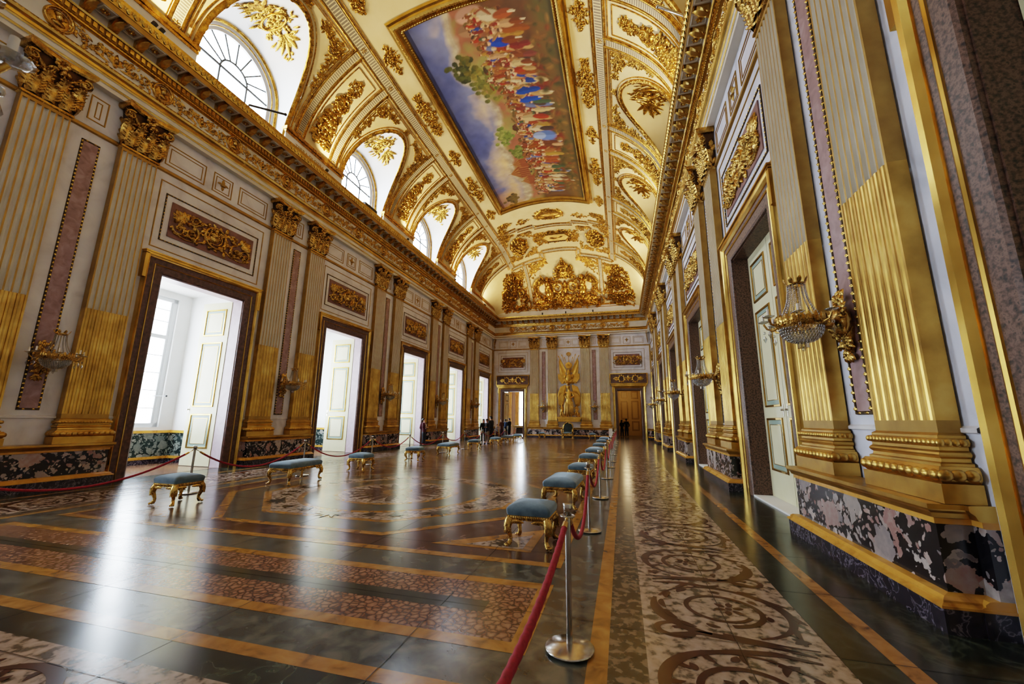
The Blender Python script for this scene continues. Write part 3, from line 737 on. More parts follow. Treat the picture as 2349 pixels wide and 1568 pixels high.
# side reliefs
for e in(-1,1):
    g=MB(); Mp=endmap(e*4.55,83,1.72); rn=random.Random(40+e)
    wf=lambda v:1.4*sqrt(max(0,1-(v/3.2)**1.6))
    foliage(g,Mp,wf,.05,3.1,190,.34,.16,rnd=rn)
    for q in range(26):
        v=.2+2.5*rn.random(); u=wf(v)*rn.uniform(-.85,.85); scroll(g,lambda a,b,h:Mp(a,b,h+.08),u,v,rn.uniform(.2,.34),rn.random()*6,1.4,rn.choice((-1,1)),.1,.26,leaves=4)
    for q in range(7): dome(g,Mp,rn.uniform(-.8,.8),.3+.35*q,.14,.16,.36)
    spray(g,Mp,0,2.7,pi/2,5,.9,.5,.16,.2)
    vthing('armour_trophy_relief',g,'dense gilded trophy relief filling the %s corner panel of the far cove'%SN[e],'relief','corner trophies of the far cove')
    g=MB(); Mp=topmap(e*2.95,-5.95)
    rr=lambda v:.55*sqrt(max(0,1-(v/1.0)**2))
    foliage(g,Mp,rr,-1,.95,262,.4,.26,rnd=rn); dome(g,Mp,0,-.3,.18,.25,.2); dome(g,Mp,.12,.3,.15,.2,.2); leaf(g,Mp,0,.7,pi/2,.45,.25,.12)
    vthing('arms_cluster_relief',g,'gilded cluster of arms in the %s oval compartment of the far cove'%SN[e],'relief','oval clusters of the far cove')
g=MB(); Mp=topmap(0,-5.95)
foliage(g,Mp,lambda v:1.75-.25*abs(v),-.75,.75,402,.26,.1,rnd=rn)
hexp=[(-1.05,0),(-.7,.5),(.7,.5),(1.05,0),(.7,-.5),(-.7,-.5)]
g.add([Mp(u,v,.14) for u,v in hexp],[tuple(range(6))],1); dome(g,lambda u,v,h:Mp(u,v,h+.14),-.2,.05,.35,.12,.1,a=.3); dome(g,lambda u,v,h:Mp(u,v,h+.14),.3,-.05,.3,.1,.1,a=-.3)

for a,b in zip(hexp,hexp[1:]+hexp[:1]): stem(g,lambda u,v,h:Mp(u,v,h+.1),[a,((a[0]+b[0])/2,(a[1]+b[1])/2),b],.14,.14,.12)
stem(g,lambda u,v,h:Mp(u,v,h+.14),[(-.4,.0),(-.1,.12),(.1,-.05),(.4,.05)],.2,.12,.06)
vthing('hexagonal_plaque',g,'gilded hexagonal plaque among foliage in the upper far cove','relief')
g=MB(); Mp=topmap(0,-9.15)
ring(g,Mp,0,0,.92,.52,.2,.12,n=36); dome(g,Mp,0,0,.8,.42,.08,n=24); foliage(g,Mp,lambda v:1.15*sqrt(max(0,1-(v/.75)**2)),-.72,.72,122,.2,.06,rnd=rn)
vthing('oval_plaque',g,'gilded oval plaque between the painting and the far cove','relief')
for e in(-1,1):
    for (x,y,n,nm) in((e*3.1,-9.2,60,'outer'),(e*2.0,-8.9,40,'inner')):
        g=MB(); Mp=topmap(x,y); foliage(g,Mp,lambda v:.55*(1-abs(v)/.35),-.3,.3,n,.2,.06,rnd=rn)
        vthing('foliage_relief',g,'small gilded foliage sprig %s of the oval plaque, %s one'%('left' if e<0 else 'right',nm),'ornament')
    g=MB(); Mp=topmap(e*3.75,-7.2); foliage(g,Mp,lambda v:.22*(1-abs(v)/.8),-.75,.75,70,.18,.06,rnd=rn)
    vthing('foliage_relief',g,'gilded foliage sprig on the %s end of the band beyond the painting'%SN[e],'ornament')
for e in(-1,1):
    rn=random.Random(90+e)
    for (x,y,dx,dy,nm) in((3.95,-4.3,-1,-1,'lower outer'),(3.95,-7.7,-1,1,'upper outer'),(1.75,-4.3,1,-1,'lower inner'),(1.75,-7.3,1,1,'upper inner')):
        g=MB(); Mp=topmap(e*x,y)
        stem(g,Mp,[(e*dx*.08*q,0) for q in range(12)],.09,.04,.05); stem(g,Mp,[(0,dy*.08*q) for q in range(12)],.09,.04,.05)
        for i in range(75):
            u=rn.uniform(0,.95); v=rn.uniform(0,max(.08,.95-u*1.15)); leaf(g,Mp,e*dx*u,dy*v,rn.random()*6.3,.2,.1,.07,bend=rn.uniform(-1,1))
        vthing('corner_ornament',g,'gilded leaf spray, %s corner of the %s oval compartment, far cove'%(nm,SN[e]),'ornament')
# spandrels of the end panels
for e in(-1,1):
    rn=random.Random(60+e); Mp=endmap(0,84,1.40)
    g=MB(); stem(g,Mp,[(e*(1.35+.1*q),3.95) for q in range(15)],.08,.05,.05)
    for i in range(150):
        u=rn.uniform(1.3,2.85); v=4.0-rn.random()*max(.15,(u-1.3)*.75)
        leaf(g,Mp,e*u,v-.1,rn.random()*6.3,.22,.1,.07,bend=rn.uniform(-1,1))
    vthing('spandrel_ornament',g,'gilded leaf spray in the upper %s corner of the middle cove panel'%SN[e],'ornament')
    g=MB(); stem(g,Mp,[(e*(3.4+.08*q),3.72) for q in range(12)],.08,.05,.05)
    for i in range(150):
        u=rn.uniform(3.4,4.3); v=3.8-rn.random()*(.25+(4.3-u)*.7); leaf(g,Mp,e*u,v-.1,rn.random()*6.3,.2,.1,.07,bend=rn.uniform(-1,1))
    vthing('spandrel_ornament',g,'gilded leaf spray above the %s corner trophy of the far cove'%SN[e],'ornament')
# inscription on the attic
def text(s,size,name,mat,parent=None,loc=(0,0,0),rot=(0,0,0),ex=.004):
    cu=D.curves.new(name,'FONT'); cu.body=s; cu.size=size; cu.align_x='CENTER'; cu.align_y='CENTER'; cu.extrude=ex
    o=D.objects.new(name,cu); C.objects.link(o); dg=bpy.context.evaluated_depsgraph_get(); dg.update()
    me=D.meshes.new_from_object(o.evaluated_get(dg)); D.objects.remove(o); o=D.objects.new(name,me); me.materials.clear(); me.materials.append(mat); C.objects.link(o)
    o.location=loc; o.rotation_euler=rot
    if parent: o.parent=parent
    return o
text('TERRA DI OTRA',.2,'inscription',M['goldm'],ceiling,(-6.462,PK[3]-.3,10.9),(pi/2,0,pi/2))
# ------------------------------------------------------------------ walls (boxes with door openings)
def wall_boxes(mb,s,thick,opens,z1):
    x0,x1=sorted((s*WX,s*(WX+thick))); e=[.3]; DS=[d-(.19 if s>0 and i==5 else 0) for i,d in enumerate(DK)]
    for k in opens: e+=[DS[k]+OW,DS[k]-OW]
    e+=[-LEN-.3]
    for i in range(0,len(e),2): mb.box(x0,x1,e[i+1],e[i],0,z1)
    for k in opens: mb.box(x0,x1,DS[k]-OW,DS[k]+OW,OZ,z1)
mb=MB(); wall_boxes(mb,-1,.35,range(6),10.75); wall_left=mb.build('wall_left',[M['wall']]); tag(wall_left,kind='structure')
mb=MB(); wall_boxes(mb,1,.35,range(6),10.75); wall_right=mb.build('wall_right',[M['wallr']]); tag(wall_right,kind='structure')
mb=MB(); DFX=(-4.93,4.98); DFW,DFZ=.93,3.92
e=[-WX-.3,DFX[0]-DFW,DFX[0]+DFW,DFX[1]-DFW,DFX[1]+DFW,WX+.3]
for i in(0,2,4): mb.box(e[i],e[i+1],FARY,FARY+.5,0,10.75)
for i in(1,3): mb.box(e[i],e[i+1],FARY,FARY+.5,DFZ,10.75)
wall_far=mb.build('wall_far',[M['wall']]); tag(wall_far,kind='structure')
mb=MB(); mb.box(-WX-.3,WX+.3,-LEN-.4,-LEN,0,10.75); wall_near=mb.build('wall_near',[M['wall']]); tag(wall_near,kind='structure')
# frames of the three seen walls: (object, local->world placement, list of bay axes in local y)
def place(o,side,t,z=0):
    """put a wall-mounted thing: side -1 left,1 right,0 far; t = world coordinate along the wall"""
    if side==0: o.location=(t,FARY,z); o.rotation_euler=(0,0,-pi/2)
    else: o.location=(side*WX,t,z); o.rotation_euler=(0,0,0 if side<0 else pi)
    return o
# ------------------------------------------------------------------ gilt panel mouldings of the wall (children of the wall)
def panel_mouldings(side,t,wide=True,half=1.35):
    mb=MB(); n=0.0
    if wide:
        rect_mold(mb,-1.55,1.55,5.60,7.42,.03,n,.02)
        for (u0,u1) in((-1.55,-.52),(.52,1.55)):
            rect_mold(mb,u0,u1,7.86,8.45,.028,n,.018); rect_mold(mb,u0+.09,u1-.09,7.95,8.36,.022,n,.014)
        rect_mold(mb,-.3,.3,7.86,8.45,.028,n,.018); rect_mold(mb,-.22,.22,7.94,8.37,.022,n,.014)
        fleur(mb,wmap(n,8.17),0,0,.36,.05)
    return mb.build('panel_moulding',[M['goldm']])
pm0=None
for side in(-1,1):
    for k in range(6):
        if pm0 is None: pm0=panel_mouldings(side,DK[k]); o=pm0
        else: o=pm0.copy(); C.objects.link(o)
        place(o,side,DK[k]); o.parent=wall_left if side<0 else wall_right
for t in DFX:
    mb=MB(); n=0
    rect_mold(mb,-1.37,1.37,5.6,7.4,.03,n,.02)
    for (u0,u1) in((-1.35,-.5),(.5,1.35)): rect_mold(mb,u0,u1,7.86,8.45,.028,n,.018); rect_mold(mb,u0+.09,u1-.09,7.95,8.36,.022,n,.014)
    rect_mold(mb,-.3,.3,7.86,8.45,.028,n,.018); fleur(mb,wmap(n,8.17),0,0,.36,.05)
    o=mb.build('panel_moulding',[M['goldm']]); place(o,0,t); o.parent=wall_far
mb=MB()
for (u0,u1) in((-.95,-.3),(.3,.95)): rect_mold(mb,u0,u1,7.86,8.45,.028,0,.018); rect_mold(mb,u0+.08,u1-.08,7.95,8.36,.022,0,.014)
rect_mold(mb,-.2,.2,7.86,8.45,.028,0,.018); fleur(mb,wmap(0,8.17),0,0,.36,.05)
o=mb.build('panel_moulding',[M['goldm']]); place(o,0,.05); o.parent=wall_far
# small panels between the capitals + string course
sp=None
FPX=[-2.13,2.22]
for side in(-1,1,0):
    for t in (PK if side else FPX):
        if sp is None:
            mb=MB(); rect_mold(mb,-.17,.17,7.9,8.5,.028,0,.018); rect_mold(mb,-.055,.055,8.0,8.4,.022,0,.014); sp=mb.build('panel_moulding',[M['goldm']]); o=sp
        else: o=sp.copy(); C.objects.link(o)
        place(o,side,t); o.parent={-1:wall_left,1:wall_right,0:wall_far}[side]
for side,w in((-1,wall_left),(1,wall_right)):
    mb=MB(); mb.sweep([(0,7.62),(.05,7.64),(.05,7.70),(.02,7.73),(0,7.73)],[(side*WX,0.0,(-side,0)),(side*WX,-LEN,(-side,0))])
    for k in range(5): mb.sweep([(0,1.36),(.03,1.37),(.03,1.4),(0,1.42)],[(side*WX,PK[k]+1.4,(-side,0)),(side*WX,PK[k]-1.4,(-side,0))],1)
    o=mb.build('string_course',[M['goldm'],M['wall']]); o.parent=w
    # the rail must stop at door openings: keep it between the pairs only
    me=o.data; 
mb=MB(); mb.sweep([(0,7.62),(.05,7.64),(.05,7.70),(.02,7.73),(0,7.73)],[(-WX,FARY,(0,-1)),(WX,FARY,(0,-1))]); o=mb.build('string_course',[M['goldm']]); o.parent=wall_far
# ------------------------------------------------------------------ entablature = trim_1..3 (architrave, frieze, cornice)
PR=[(0.0,8.70),(.17,8.70),(.17,8.80),(.185,8.80),(.20,8.835),(.185,8.86),(.185,8.96),(.20,8.965),(.215,9.0),(.20,9.03),(.20,9.10),(.21,9.10),(.25,9.13),(.27,9.18),(.24,9.23),(.2,9.245),
    (.19,9.25),(.19,9.72),(.2,9.72),(.27,9.75),(.27,9.80),(.3,9.80),(.3,9.94),(.34,9.95),(.36,9.99),(.33,10.0),(.33,10.20),(.70,10.20),(.70,10.33),(.72,10.34),(.74,10.40),(.78,10.46),(.79,10.55),(.3,10.58)]
PM=[0,0,0,1,1,0,0,1,1,1,0,1,1,1,1,0,0,1,1,1,1,2,1,1,1,3,3,2,1,1,1,1,0]
def entab(name,path,doors):
    mb=MB()
    mb.sweep(PR,path,matf=PM)
    return mb
mods=None
def modillion_mb():
    mb=MB(); pr=[]
    for i in range(13):
        t=i/12; pr.append((.36*t,10.19-.20*(1-t)**1.3-.035*sin(pi*t*2)))
    pr=[(0,10.2)]+pr+[(.36,10.2)]
    mb.extr(pr,-.085,.085,0,False)
    leaf(mb,lambda u,v,h:(.06+v,u,10.0+v*.5-h),0,0,pi/2,.3,.16,.05)
    rosette(mb,lambda u,v,h:(.17+u,.25+v,10.2-h),0,0,.09,6,.05)
    # coffer frame
    for y0 in(.125,.365): mb.box(.03,.34,y0,y0+.018,10.185,10.2,1)
    for x0 in(.03,.325): mb.box(x0,x0+.018,.125,.38,10.185,10.2,1)
    return mb
def entab_deco(mb,u0,u1):
    """beads, dentils on a straight run in wall-local coordinates"""
    bead_line(mb,wmap(.255,9.185),(u0,0),(u1,0),.085,(.035,.03),.03)
    bead_line(mb,wmap(.262,9.775),(u0,0),(u1,0),.07,(.03,.024),.025)
    n=int((u1-u0)/.15)
    for i in range(n):
        u=u0+(i+.5)*(u1-u0)/n; leaf(mb,wmap(.745,10.36),u,0,pi/2,.19,.13,.06); leaf(mb,wmap(.745,10.36),u+.075,.05,pi/2,.13,.06,.05)
    n=int((u1-u0)/.115)
    for i in range(n):
        u=u0+(i+.5)*(u1-u0)/n; mb.box(.29,.335,u-.036,u+.036,9.82,9.93)
def frieze_scroll(mb,u0,u1,rn):
    """rinceau between two medallions: central palmette, scrolls each side"""
    c=(u0+u1)/2; Mp=wmap(.19,9.485)
    spray(mb,Mp,c,-.1,pi/2,5,.9,.27,.1,.05); leaf(mb,Mp,c,-.05,-pi/2,.14,.1,.04); dome(mb,Mp,c,-.02,.06,.08,.08,h0=0)
    H=(u1-u0)/2-.25
    for e in(-1,1):
        scroll(mb,Mp,c+e*.36,-.02,.15,pi/2,1.2,e,.035,.05,leaves=5)
        scroll(mb,Mp,c+e*.62,.02,.11,-pi/2,1.2,-e,.03,.045,leaves=4)
        leaf(mb,Mp,c+e*.1,-.14,(0 if e>0 else pi),.3,.07,.04,bend=e*.4)
        spray(mb,Mp,c+e*.72,-.05,(pi/4 if e>0 else 3*pi/4),3,.6,.2,.07,.04)
        for q in range(26): leaf(mb,Mp,c+e*rn.uniform(.12,.76),rn.uniform(-.17,.17),rn.random()*6.3,rn.uniform(.09,.15),.06,.05,bend=rn.uniform(-1,1))
        spray(mb,Mp,c+e*.2,.0,pi/2-e*.5,3,.4,.2,.07,.05)
TR=[('trim_1',-1),('trim_2',1),('trim_3',0)]
mod0=None
medal0=None; fr0=None
rn=random.Random(3)
def medallion_mb():
    mb=MB(); Mp=wmap(.19,9.50)
    ring(mb,Mp,0,0,.22,.235,.055,.06,n=28); dome(mb,Mp,0,0,.19,.2,.03,n=20)
    # head in profile
    dome(mb,Mp,.0,.04,.075,.1,.09,n=12); dome(mb,Mp,.0,-.1,.12,.07,.07,n=10); leaf(mb,Mp,.06,.04,-.2,.05,.04,.06); dome(mb,Mp,-.02,.1,.085,.06,.1,n=10)
    return mb
def medlabel(side,t,i):
    return t
for name,side in TR:
    L0,L1=(-LEN,0.0) if side else (-6.85,6.85)
    if side: path=[(side*WX,FARY,(-side,0)),(side*WX,-LEN,(-side,0))]
    else: path=[(-WX,FARY,(0,-1)),(WX,FARY,(0,-1))]
    root=empty(name,(0,0,0),kind='structure')
    o=entab(name,path,None).build('entablature',[M['ivory'],M['goldb'],M['goldm'],M['greyband']]); o.parent=root
    # repeated deco per bay
    if side:
        bays=[(0.0,-.33)]+[(DK[k]+BAY/2 if k else DK[0]+1.99,DK[k]-BAY/2) for k in range(6)]
    # modillions
    per=BAY/12
    if side: ts=[DK[0]+1.74-per*i for i in range(66)]
    else: ts=[-5.9+per*i for i in range(24)]
    for t in ts:
        if mod0 is None: mod0=modillion_mb().build('modillion',[M['goldb'],M['ivory']]); m=mod0
        else: m=mod0.copy(); C.objects.link(m)
        place(m,side,t); m.location.x+= -side*.33 if side else 0; 
        if side==0: m.location.y-=.33
        m.parent=root
    if fr0 is None: pass
    # bead / dentil runs
    if side:
        run=None
        for k in range(6):
            if run is None:
                if 'bayrun' not in globals():
                    mb=MB(); entab_deco(mb,-BAY/2,BAY/2); bayrun=mb.build('dentil_run',[M['goldb']]); run=bayrun
                else: run=bayrun.copy(); C.objects.link(run)
            else: run=bayrun.copy(); C.objects.link(run)
            place(run,side,DK[k] if k<6 else 0); run.parent=root
    else:
        mb=MB(); entab_deco(mb,-6.2,6.2); o=mb.build('dentil_run',[M['goldb']]); place(o,0,0); o.parent=root
    # frieze: medallions (things) and foliage (things)
    if side: meds=sorted([DK[k]+j*1.99 for k in range(6) for j in(-1,0,1) if not(k==0 and j==1)] ,reverse=True)
    else: meds=[-5.0,-2.95,-1.34,.05,1.47,3.05,5.0]
    wn={-1:'left wall',1:'right wall',0:'far wall'}[side]
    for i,t in enumerate(meds):
        if side and t<-32: continue
        if side:
            k=min(range(6),key=lambda q:abs(DK[q]-t)); j=round((t-DK[k])/1.99)
            pos={-1:'just before',0:'straight above',1:'just beyond'}[j]
            lab='gilded portrait medallion on %s frieze, %s the %s doorway'%(wn,pos,ORD[k])
        else: lab='gilded round portrait medallion on far wall frieze, %s'%(['above the left door','left of the outer left pilaster capital','above the left inner pilaster','above the gilded statue group','above the right inner pilaster','right of the outer right pilaster capital','above the right door'][i])
        if medal0 is None: medal0=medallion_mb().build('frieze_medallion',[M['goldo']]); o=medal0
        else: o=medal0.copy(); C.objects.link(o)
        place(o,side,t); tag(o,lab,'medallion','portrait medallions on the frieze')
    gaps=[(meds[i],meds[i+1]) for i in range(len(meds)-1)]
    for i,(a,b) in enumerate(gaps):
        if side and min(a,b)<-32: continue
        c=(a+b)/2
        if fr0 is None:
            mb=MB(); frieze_scroll(mb,-.995,.995,rn); fr0=mb.build('frieze_foliage',[M['goldo']]); o=fr0
        else: o=fr0.copy(); C.objects.link(o)
        place(o,side,c)
        if side==0: o.scale=(1,min(1,abs(b-a)/1.99),1)
        if side:
            k=min(range(6),key=lambda q:abs(DK[q]-c)); j=(c-DK[k])/1.99
            pos='over its far side' if .2<j<.8 else ('over its near side' if -.8<j<-.2 else ('over the pilasters beyond it' if j>0 else 'over the pilasters before it'))
            lab='gilded foliage on %s frieze, %s doorway, %s'%(wn,ORD[k],pos)
        else: lab='gilded foliage on far wall frieze between %s and %s medallions from left'%(('first','second','third','fourth','fifth','sixth','seventh')[i],('first','second','third','fourth','fifth','sixth','seventh')[i+1])
        tag(o,lab,'ornament','foliage scrolls of the frieze')
# ------------------------------------------------------------------ pilasters
def shaft_mb(w=.80,n0=.02,n1=.17,zb=1.36,zt=7.66,zc=3.70,nf=7):
    mb=MB()
    def outline(z,up):
        ww=w*(1.0-.07*max(0,(z-2.2)/5.4)); hwid=ww/2; fl=ww/(nf*1.36+.36); fil=fl*.36
        P=[(n0,-hwid),(n1,-hwid)]; mt=[0]
        u=-hwid
        for i in range(nf):
            u+=fil; P.append((n1,u)); mt.append(0)
            for a in range(1,6):
                b=pi*a/6
                if up: P.append((n1-.055*sin(b)**.8,u+fl*.5*(1-cos(b)))); 
                else: P.append((n1-.032+.04*sin(b)**.6,u+fl*.5*(1-cos(b))))
                mt.append(1)
            u+=fl; P.append((n1,u)); mt.append(1)
        P.append((n1,hwid)); mt.append(0); P.append((n0,hwid)); mt.append(0)
        return P,mt
    for (za,zb_,up,mi) in((zb+.10,zc,False,0),(zc,zt-.12,True,1)):
        Pa,mt=outline(za,up); Pb,_=outline(zb_,up)
        for i in range(len(Pa)-1):
            m=(1 if up and mt[i]==1 else (2 if not up else 0))
            mb.add([(Pa[i][0],Pa[i][1],za),(Pa[i+1][0],Pa[i+1][1],za),(Pb[i+1][0],Pb[i+1][1],zb_),(Pb[i][0],Pb[i][1],zb_)],[(0,1,2,3)],m)
        # step between flutes
    mb.box(n0,n1,-w/2,w/2,zb,zb+.10,0); wt=w*.93
    mb.box(n0,n1,-wt/2,wt/2,zt-.12,zt,0)
    wc=w*(1-.07*(zc-2.2)/5.4); mb.box(n0,n1-.05,-wc/2,wc/2,zc-.006,zc+.002,2)
    return mb
def around(prof,w,n0=.02):
    """profile (n,z) swept around three sides of a pilaster block of half width w/2 (n measured from wall, lateral grows with n-.17)"""
    rows=[]
    for n,z in prof:
        h=w/2+(n-.17); rows.append([(n0,-h,z),(n,-h,z),(n,h,z),(n0,h,z)])
    return rows
def base_mb(w=.80):
    mb=MB()
    pr=[(.27,.86),(.27,1.0),(.25,1.0),(.27,1.03),(.27,1.09),(.25,1.12),(.225,1.12),(.225,1.14),(.205,1.15),(.2,1.175),(.215,1.19),(.222,1.205),(.215,1.22),(.2,1.235),(.2,1.26),(.215,1.265),(.225,1.29),(.215,1.32),(.195,1.325),(.195,1.345),(.17,1.365)]
    mb.grid(around(pr,w),0,False)
    rows=around([(.27,.86)],w)
    for z,n,st,r in((1.06,.272,.086,(.049,.044)),(1.292,.225,.05,(.028,.028))):
        h=w/2+(n-.17); Mp=lambda u,v,hh,n=n,z=z:(n+hh,u,z+v)
        k=int(2*h/st)
        for i in range(k):
            u=-h+(i+.5)*2*h/k; dome(mb,Mp,u,0,r[0],r[1],.03 if z<1.2 else .018,n=12)
        for e in(-1,1):
            Mq=lambda u,v,hh,e=e,h=h,z=z:(u,e*(h+hh),z+v)
            for i in range(max(2,int(n/st))): dome(mb,Mq,.04+(i+.5)*(n-.04)/max(2,int(n/st)),0,r[0],r[1],.03 if z<1.2 else .018,n=12)
    return mb
def capital_mb(w=.745,seed=1):
    mb=MB(); rn=random.Random(seed); hw_=w/2
    def face(fy):        # bell surface map, v 0..1.04 height, u lateral
        return lambda u,v,h:(.17+.0+.10*(max(0,v)/1.0)**3+h,u*(1+.22*(max(0,v)/1.0)**3),7.66+v)
    rows=[]
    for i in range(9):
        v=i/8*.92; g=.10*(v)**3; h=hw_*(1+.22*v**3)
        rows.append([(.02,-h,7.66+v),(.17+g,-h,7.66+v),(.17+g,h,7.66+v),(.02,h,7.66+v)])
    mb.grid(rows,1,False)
    # astragal
    mb.grid(around([(.17,7.60),(.2,7.62),(.2,7.66),(.17,7.68)],w),0,False)
    Mp=face(0)
    def bigleaf(u,v0,L,W,tip):
        # upright acanthus: central rib + lobes curling forward at top
        n=7; vs=[]
        for i in range(n):
            t=i/(n-1); ww=W*(.75+.5*sin(pi*min(1,t*1.05)))*.5*(1-.35*t**4); out=.03+.05*sin(pi*t*.5)+tip*max(0,(t-.62)/.38)**2; drop=L*.10*max(0,(t-.8)/.2)**2
            for e,q in((-1,-.03),(-.5,.012),(0,.035),(.5,.012),(1,-.03)): vs.append(Mp(u+ww*e,v0+L*t-drop,out+q))
        fs=[(i*5+j,i*5+j+1,i*5+j+6,i*5+j+5) for i in range(n-1) for j in range(4)]
        mb.add(vs,fs,0,True)
        for t in(.18,.36,.54,.72,.86):
            for e in(-1,1):
                leaf(mb,Mp,u+e*W*.12,v0+L*t-.03,pi/2-e*.75,W*.52,W*.2,.05+tip*max(0,(t-.6)),h0=.05+.03*t,bend=-e*.5)
        for e in(-1,0,1): dome(mb,lambda a,b,h:Mp(a,b,h+.03+tip*.8),u+e*W*.2,v0+L*.95,W*.14,.035,.05,n=7)
    for u in(-.25,0,.25): bigleaf(u,.02,.36,.24,.06)
    for u in(-.37,-.125,.125,.37): bigleaf(u,.10,.52,.2,.09)
    # side leaves
    for e in(-1,1):
        Ms=lambda u,v,h,e=e:(.1+u,e*(hw_*(1+.22*max(0,v)**3)+h),7.66+v)
        for v0,L in((.02,.34),(.12,.5)):
            for q in range(5): leaf(mb,Ms,0,v0+L*q/5,pi/2+rn.uniform(-.8,.8),.22,.12,.08,bend=rn.uniform(-.6,.6))
    # volutes and helices
    for e in(-1,1):
        pts=[(e*.12,.5),(e*.2,.66),(e*.3,.76)]
        stem(mb,Mp,pts,.05,.06,.10)
        sp_=spiral_pts(e*.37,.74,.10,pi/2+e*.6,1.5,-e,20,.15)
        stem(mb,lambda u,v,h:Mp(u,v,h+.10),sp_,.05,.02,.06); dome(mb,lambda u,v,h:Mp(u,v,h+.06),e*.37,.74,.1,.1,.05,n=12)
        stem(mb,Mp,[(e*.1,.5),(e*.09,.66),(e*.05,.74)],.04,.04,.09); dome(mb,lambda u,v,h:Mp(u,v,h+.06),e*.06,.73,.055,.055,.06,n=9)
        # volute flank seen from the side
        sp2=spiral_pts(.28,.74,.09,pi/2,1.4,-1,16,.15)
        stem(mb,lambda u,v,h,e=e:(u,e*(.47+h),7.66+v),sp2,.045,.02,.04)
    rosette(mb,lambda u,v,h:Mp(u,v,h+.09),0,.86,.12,7,.08)
    foliage(mb,Mp,lambda v:.4,.42,.78,34,.13,.08,rnd=rn)
    # abacus (concave)
    ab=[]
    for z,gr in((8.56,0),(8.60,.03),(8.66,.035),(8.70,.02)):
        row=[(.02,-.5-gr,z)]
        for i in range(13):
            t=i/12*2-1; row.append((.27+gr+.13*abs(t)**2.2,t*(.50+gr),z))
        row.append((.02,.5+gr,z)); ab.append(row)
    mb.grid(ab,0,False); 
    mb.add([(p[0],p[1],8.70) for p in ab[-1]],[tuple(range(15))]); mb.add([(p[0],p[1],8.56) for p in ab[0]],[tuple(range(15))])
    return mb
pil0=empty('pilaster')
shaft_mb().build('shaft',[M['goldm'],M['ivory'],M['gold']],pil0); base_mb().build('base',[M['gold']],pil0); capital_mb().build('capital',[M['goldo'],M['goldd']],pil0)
first=True
def put_pil(side,t,label):
    global first
    o=pil0 if first else dup(pil0)
    first=False; place(o,side,t); tag(o,label,'pilaster','gilded fluted pilasters')
for side in(-1,1):
    for k in range(5):
        for e in(-1,1):
            put_pil(side,PK[k]+e*(.83 if side<0 else .80)-(.0 if side<0 else .05),'gilded fluted pilaster, %s wall, %s of the %s pair'%(SN[side],'farther' if e>0 else 'nearer',ORD[k]))
for i,x in enumerate((-2.94,-1.36,1.48,3.07)):
    put_pil(0,x,'gilded fluted Corinthian pilaster on the far wall, %s of the four'%('leftmost','second from left','third from left','rightmost')[i])
# corner slivers
sl=MB(); 
for s in(-1,1):
    sl.box(*sorted((s*WX,s*(WX-.12))),-.12,.1,.86,7.66,0)
    Mp=lambda u,v,h,s=s:(s*(WX-.14-h-.12*v),-.06+u,7.7+v)
    for q in range(24): leaf(sl,Mp,rn.uniform(-.14,.12),rn.uniform(0,.9),rn.uniform(.8,2.3),.25,.12,.07,1,bend=rn.uniform(-.8,.8))
o=sl.build('corner_pilaster',[M['goldm'],M['goldo']]); o.parent=wall_far
# ------------------------------------------------------------------ dado = baseboards
DP=[(.40,0),(.40,.165),(.415,.168),(.415,.185),(.385,.20),(.385,.215),(.36,.235),(.30,.245),(.30,.705),(.315,.71),(.315,.75),(.33,.755),(.345,.79),(.37,.81),(.375,.82),(.375,.855),(.05,.862)]
DM=[0,1,1,1,1,1,1,2,1,1,3,3,3,3,3,3]
DP2=[(n-.22 if n>.06 else n,z) for n,z in DP]
for side,nm in((-1,'baseboard_left'),(1,'baseboard_right'),(0,'baseboard_far')):
    mb=MB()
    if side:
        spans=[(PK[k],1.38,1.27) for k in range(5)]+[( -.35,.35,.3)]
    else: spans=[(.05,3.62,3.5),(-6.6,.3,.2),(6.6,.3,.2)]
    for (c,h2,h1) in spans:
        dsd=(-side,0) if side else (0,-1)
        def pt(n,t):
            return (side*(WX-n),t) if side else (t,FARY-n)
        for prof,h in((DP,h1),(DP2,h2)):
            for i in range(len(prof)-1):
                (n0,z0),(n1,z1)=prof[i],prof[i+1]; mm=DM[i]
                ex=lambda n:(n-.30) if prof is DP else 0
                A=[(*pt(0,c-h-ex(n0)),z0),(*pt(n0,c-h-ex(n0)),z0),(*pt(n0,c+h+ex(n0)),z0),(*pt(0,c+h+ex(n0)),z0)]
                B=[(*pt(0,c-h-ex(n1)),z1),(*pt(n1,c-h-ex(n1)),z1),(*pt(n1,c+h+ex(n1)),z1),(*pt(0,c+h+ex(n1)),z1)]
                mb.grid([A,B],mm,False)
    o=mb.build(nm,[M['skirt'],M['ochre'],M['breccia'],M['gold']]); tag(o,kind='structure')
# ------------------------------------------------------------------ mauve strips with gilt bead border
def strip_thing():
    e=empty('marble_strip'); mb=MB(); mb.box(.0,.02,-.13,.13,1.56,7.36,0); mb.build('marble_slab',[M['purple']],e)
    mb=MB(); rect_mold(mb,-.165,.165,1.52,7.40,.04,.0,.03)
    for u in(-.145,.145): bead_line(mb,wmap(.022),(u,1.54),(u,7.38),.088,(.038,.022),.03,1)
    for z in(1.54,7.38): bead_line(mb,wmap(.022),(-.145,z),(.145,z),.1,(.036,.02),.03,1)
    mb.build('bead_border',[flat('dark_gilding','#3f2c12',.5,.3),M['goldb']],e); return e
st0=None
for side in(-1,1,0):
    for i,t in enumerate(PK if side else FPX):
        if st0 is None: st0=strip_thing(); o=st0
        else: o=dup(st0)
        place(o,side,t); tag(o,'tall mauve marble strip %s'%(('within the %s pilaster pair, %s wall'%(ORD[i],SN[side])) if side else ('within the %s pilaster pair of the far wall'%('left','right')[i])),'wall panel','mauve marble strips')
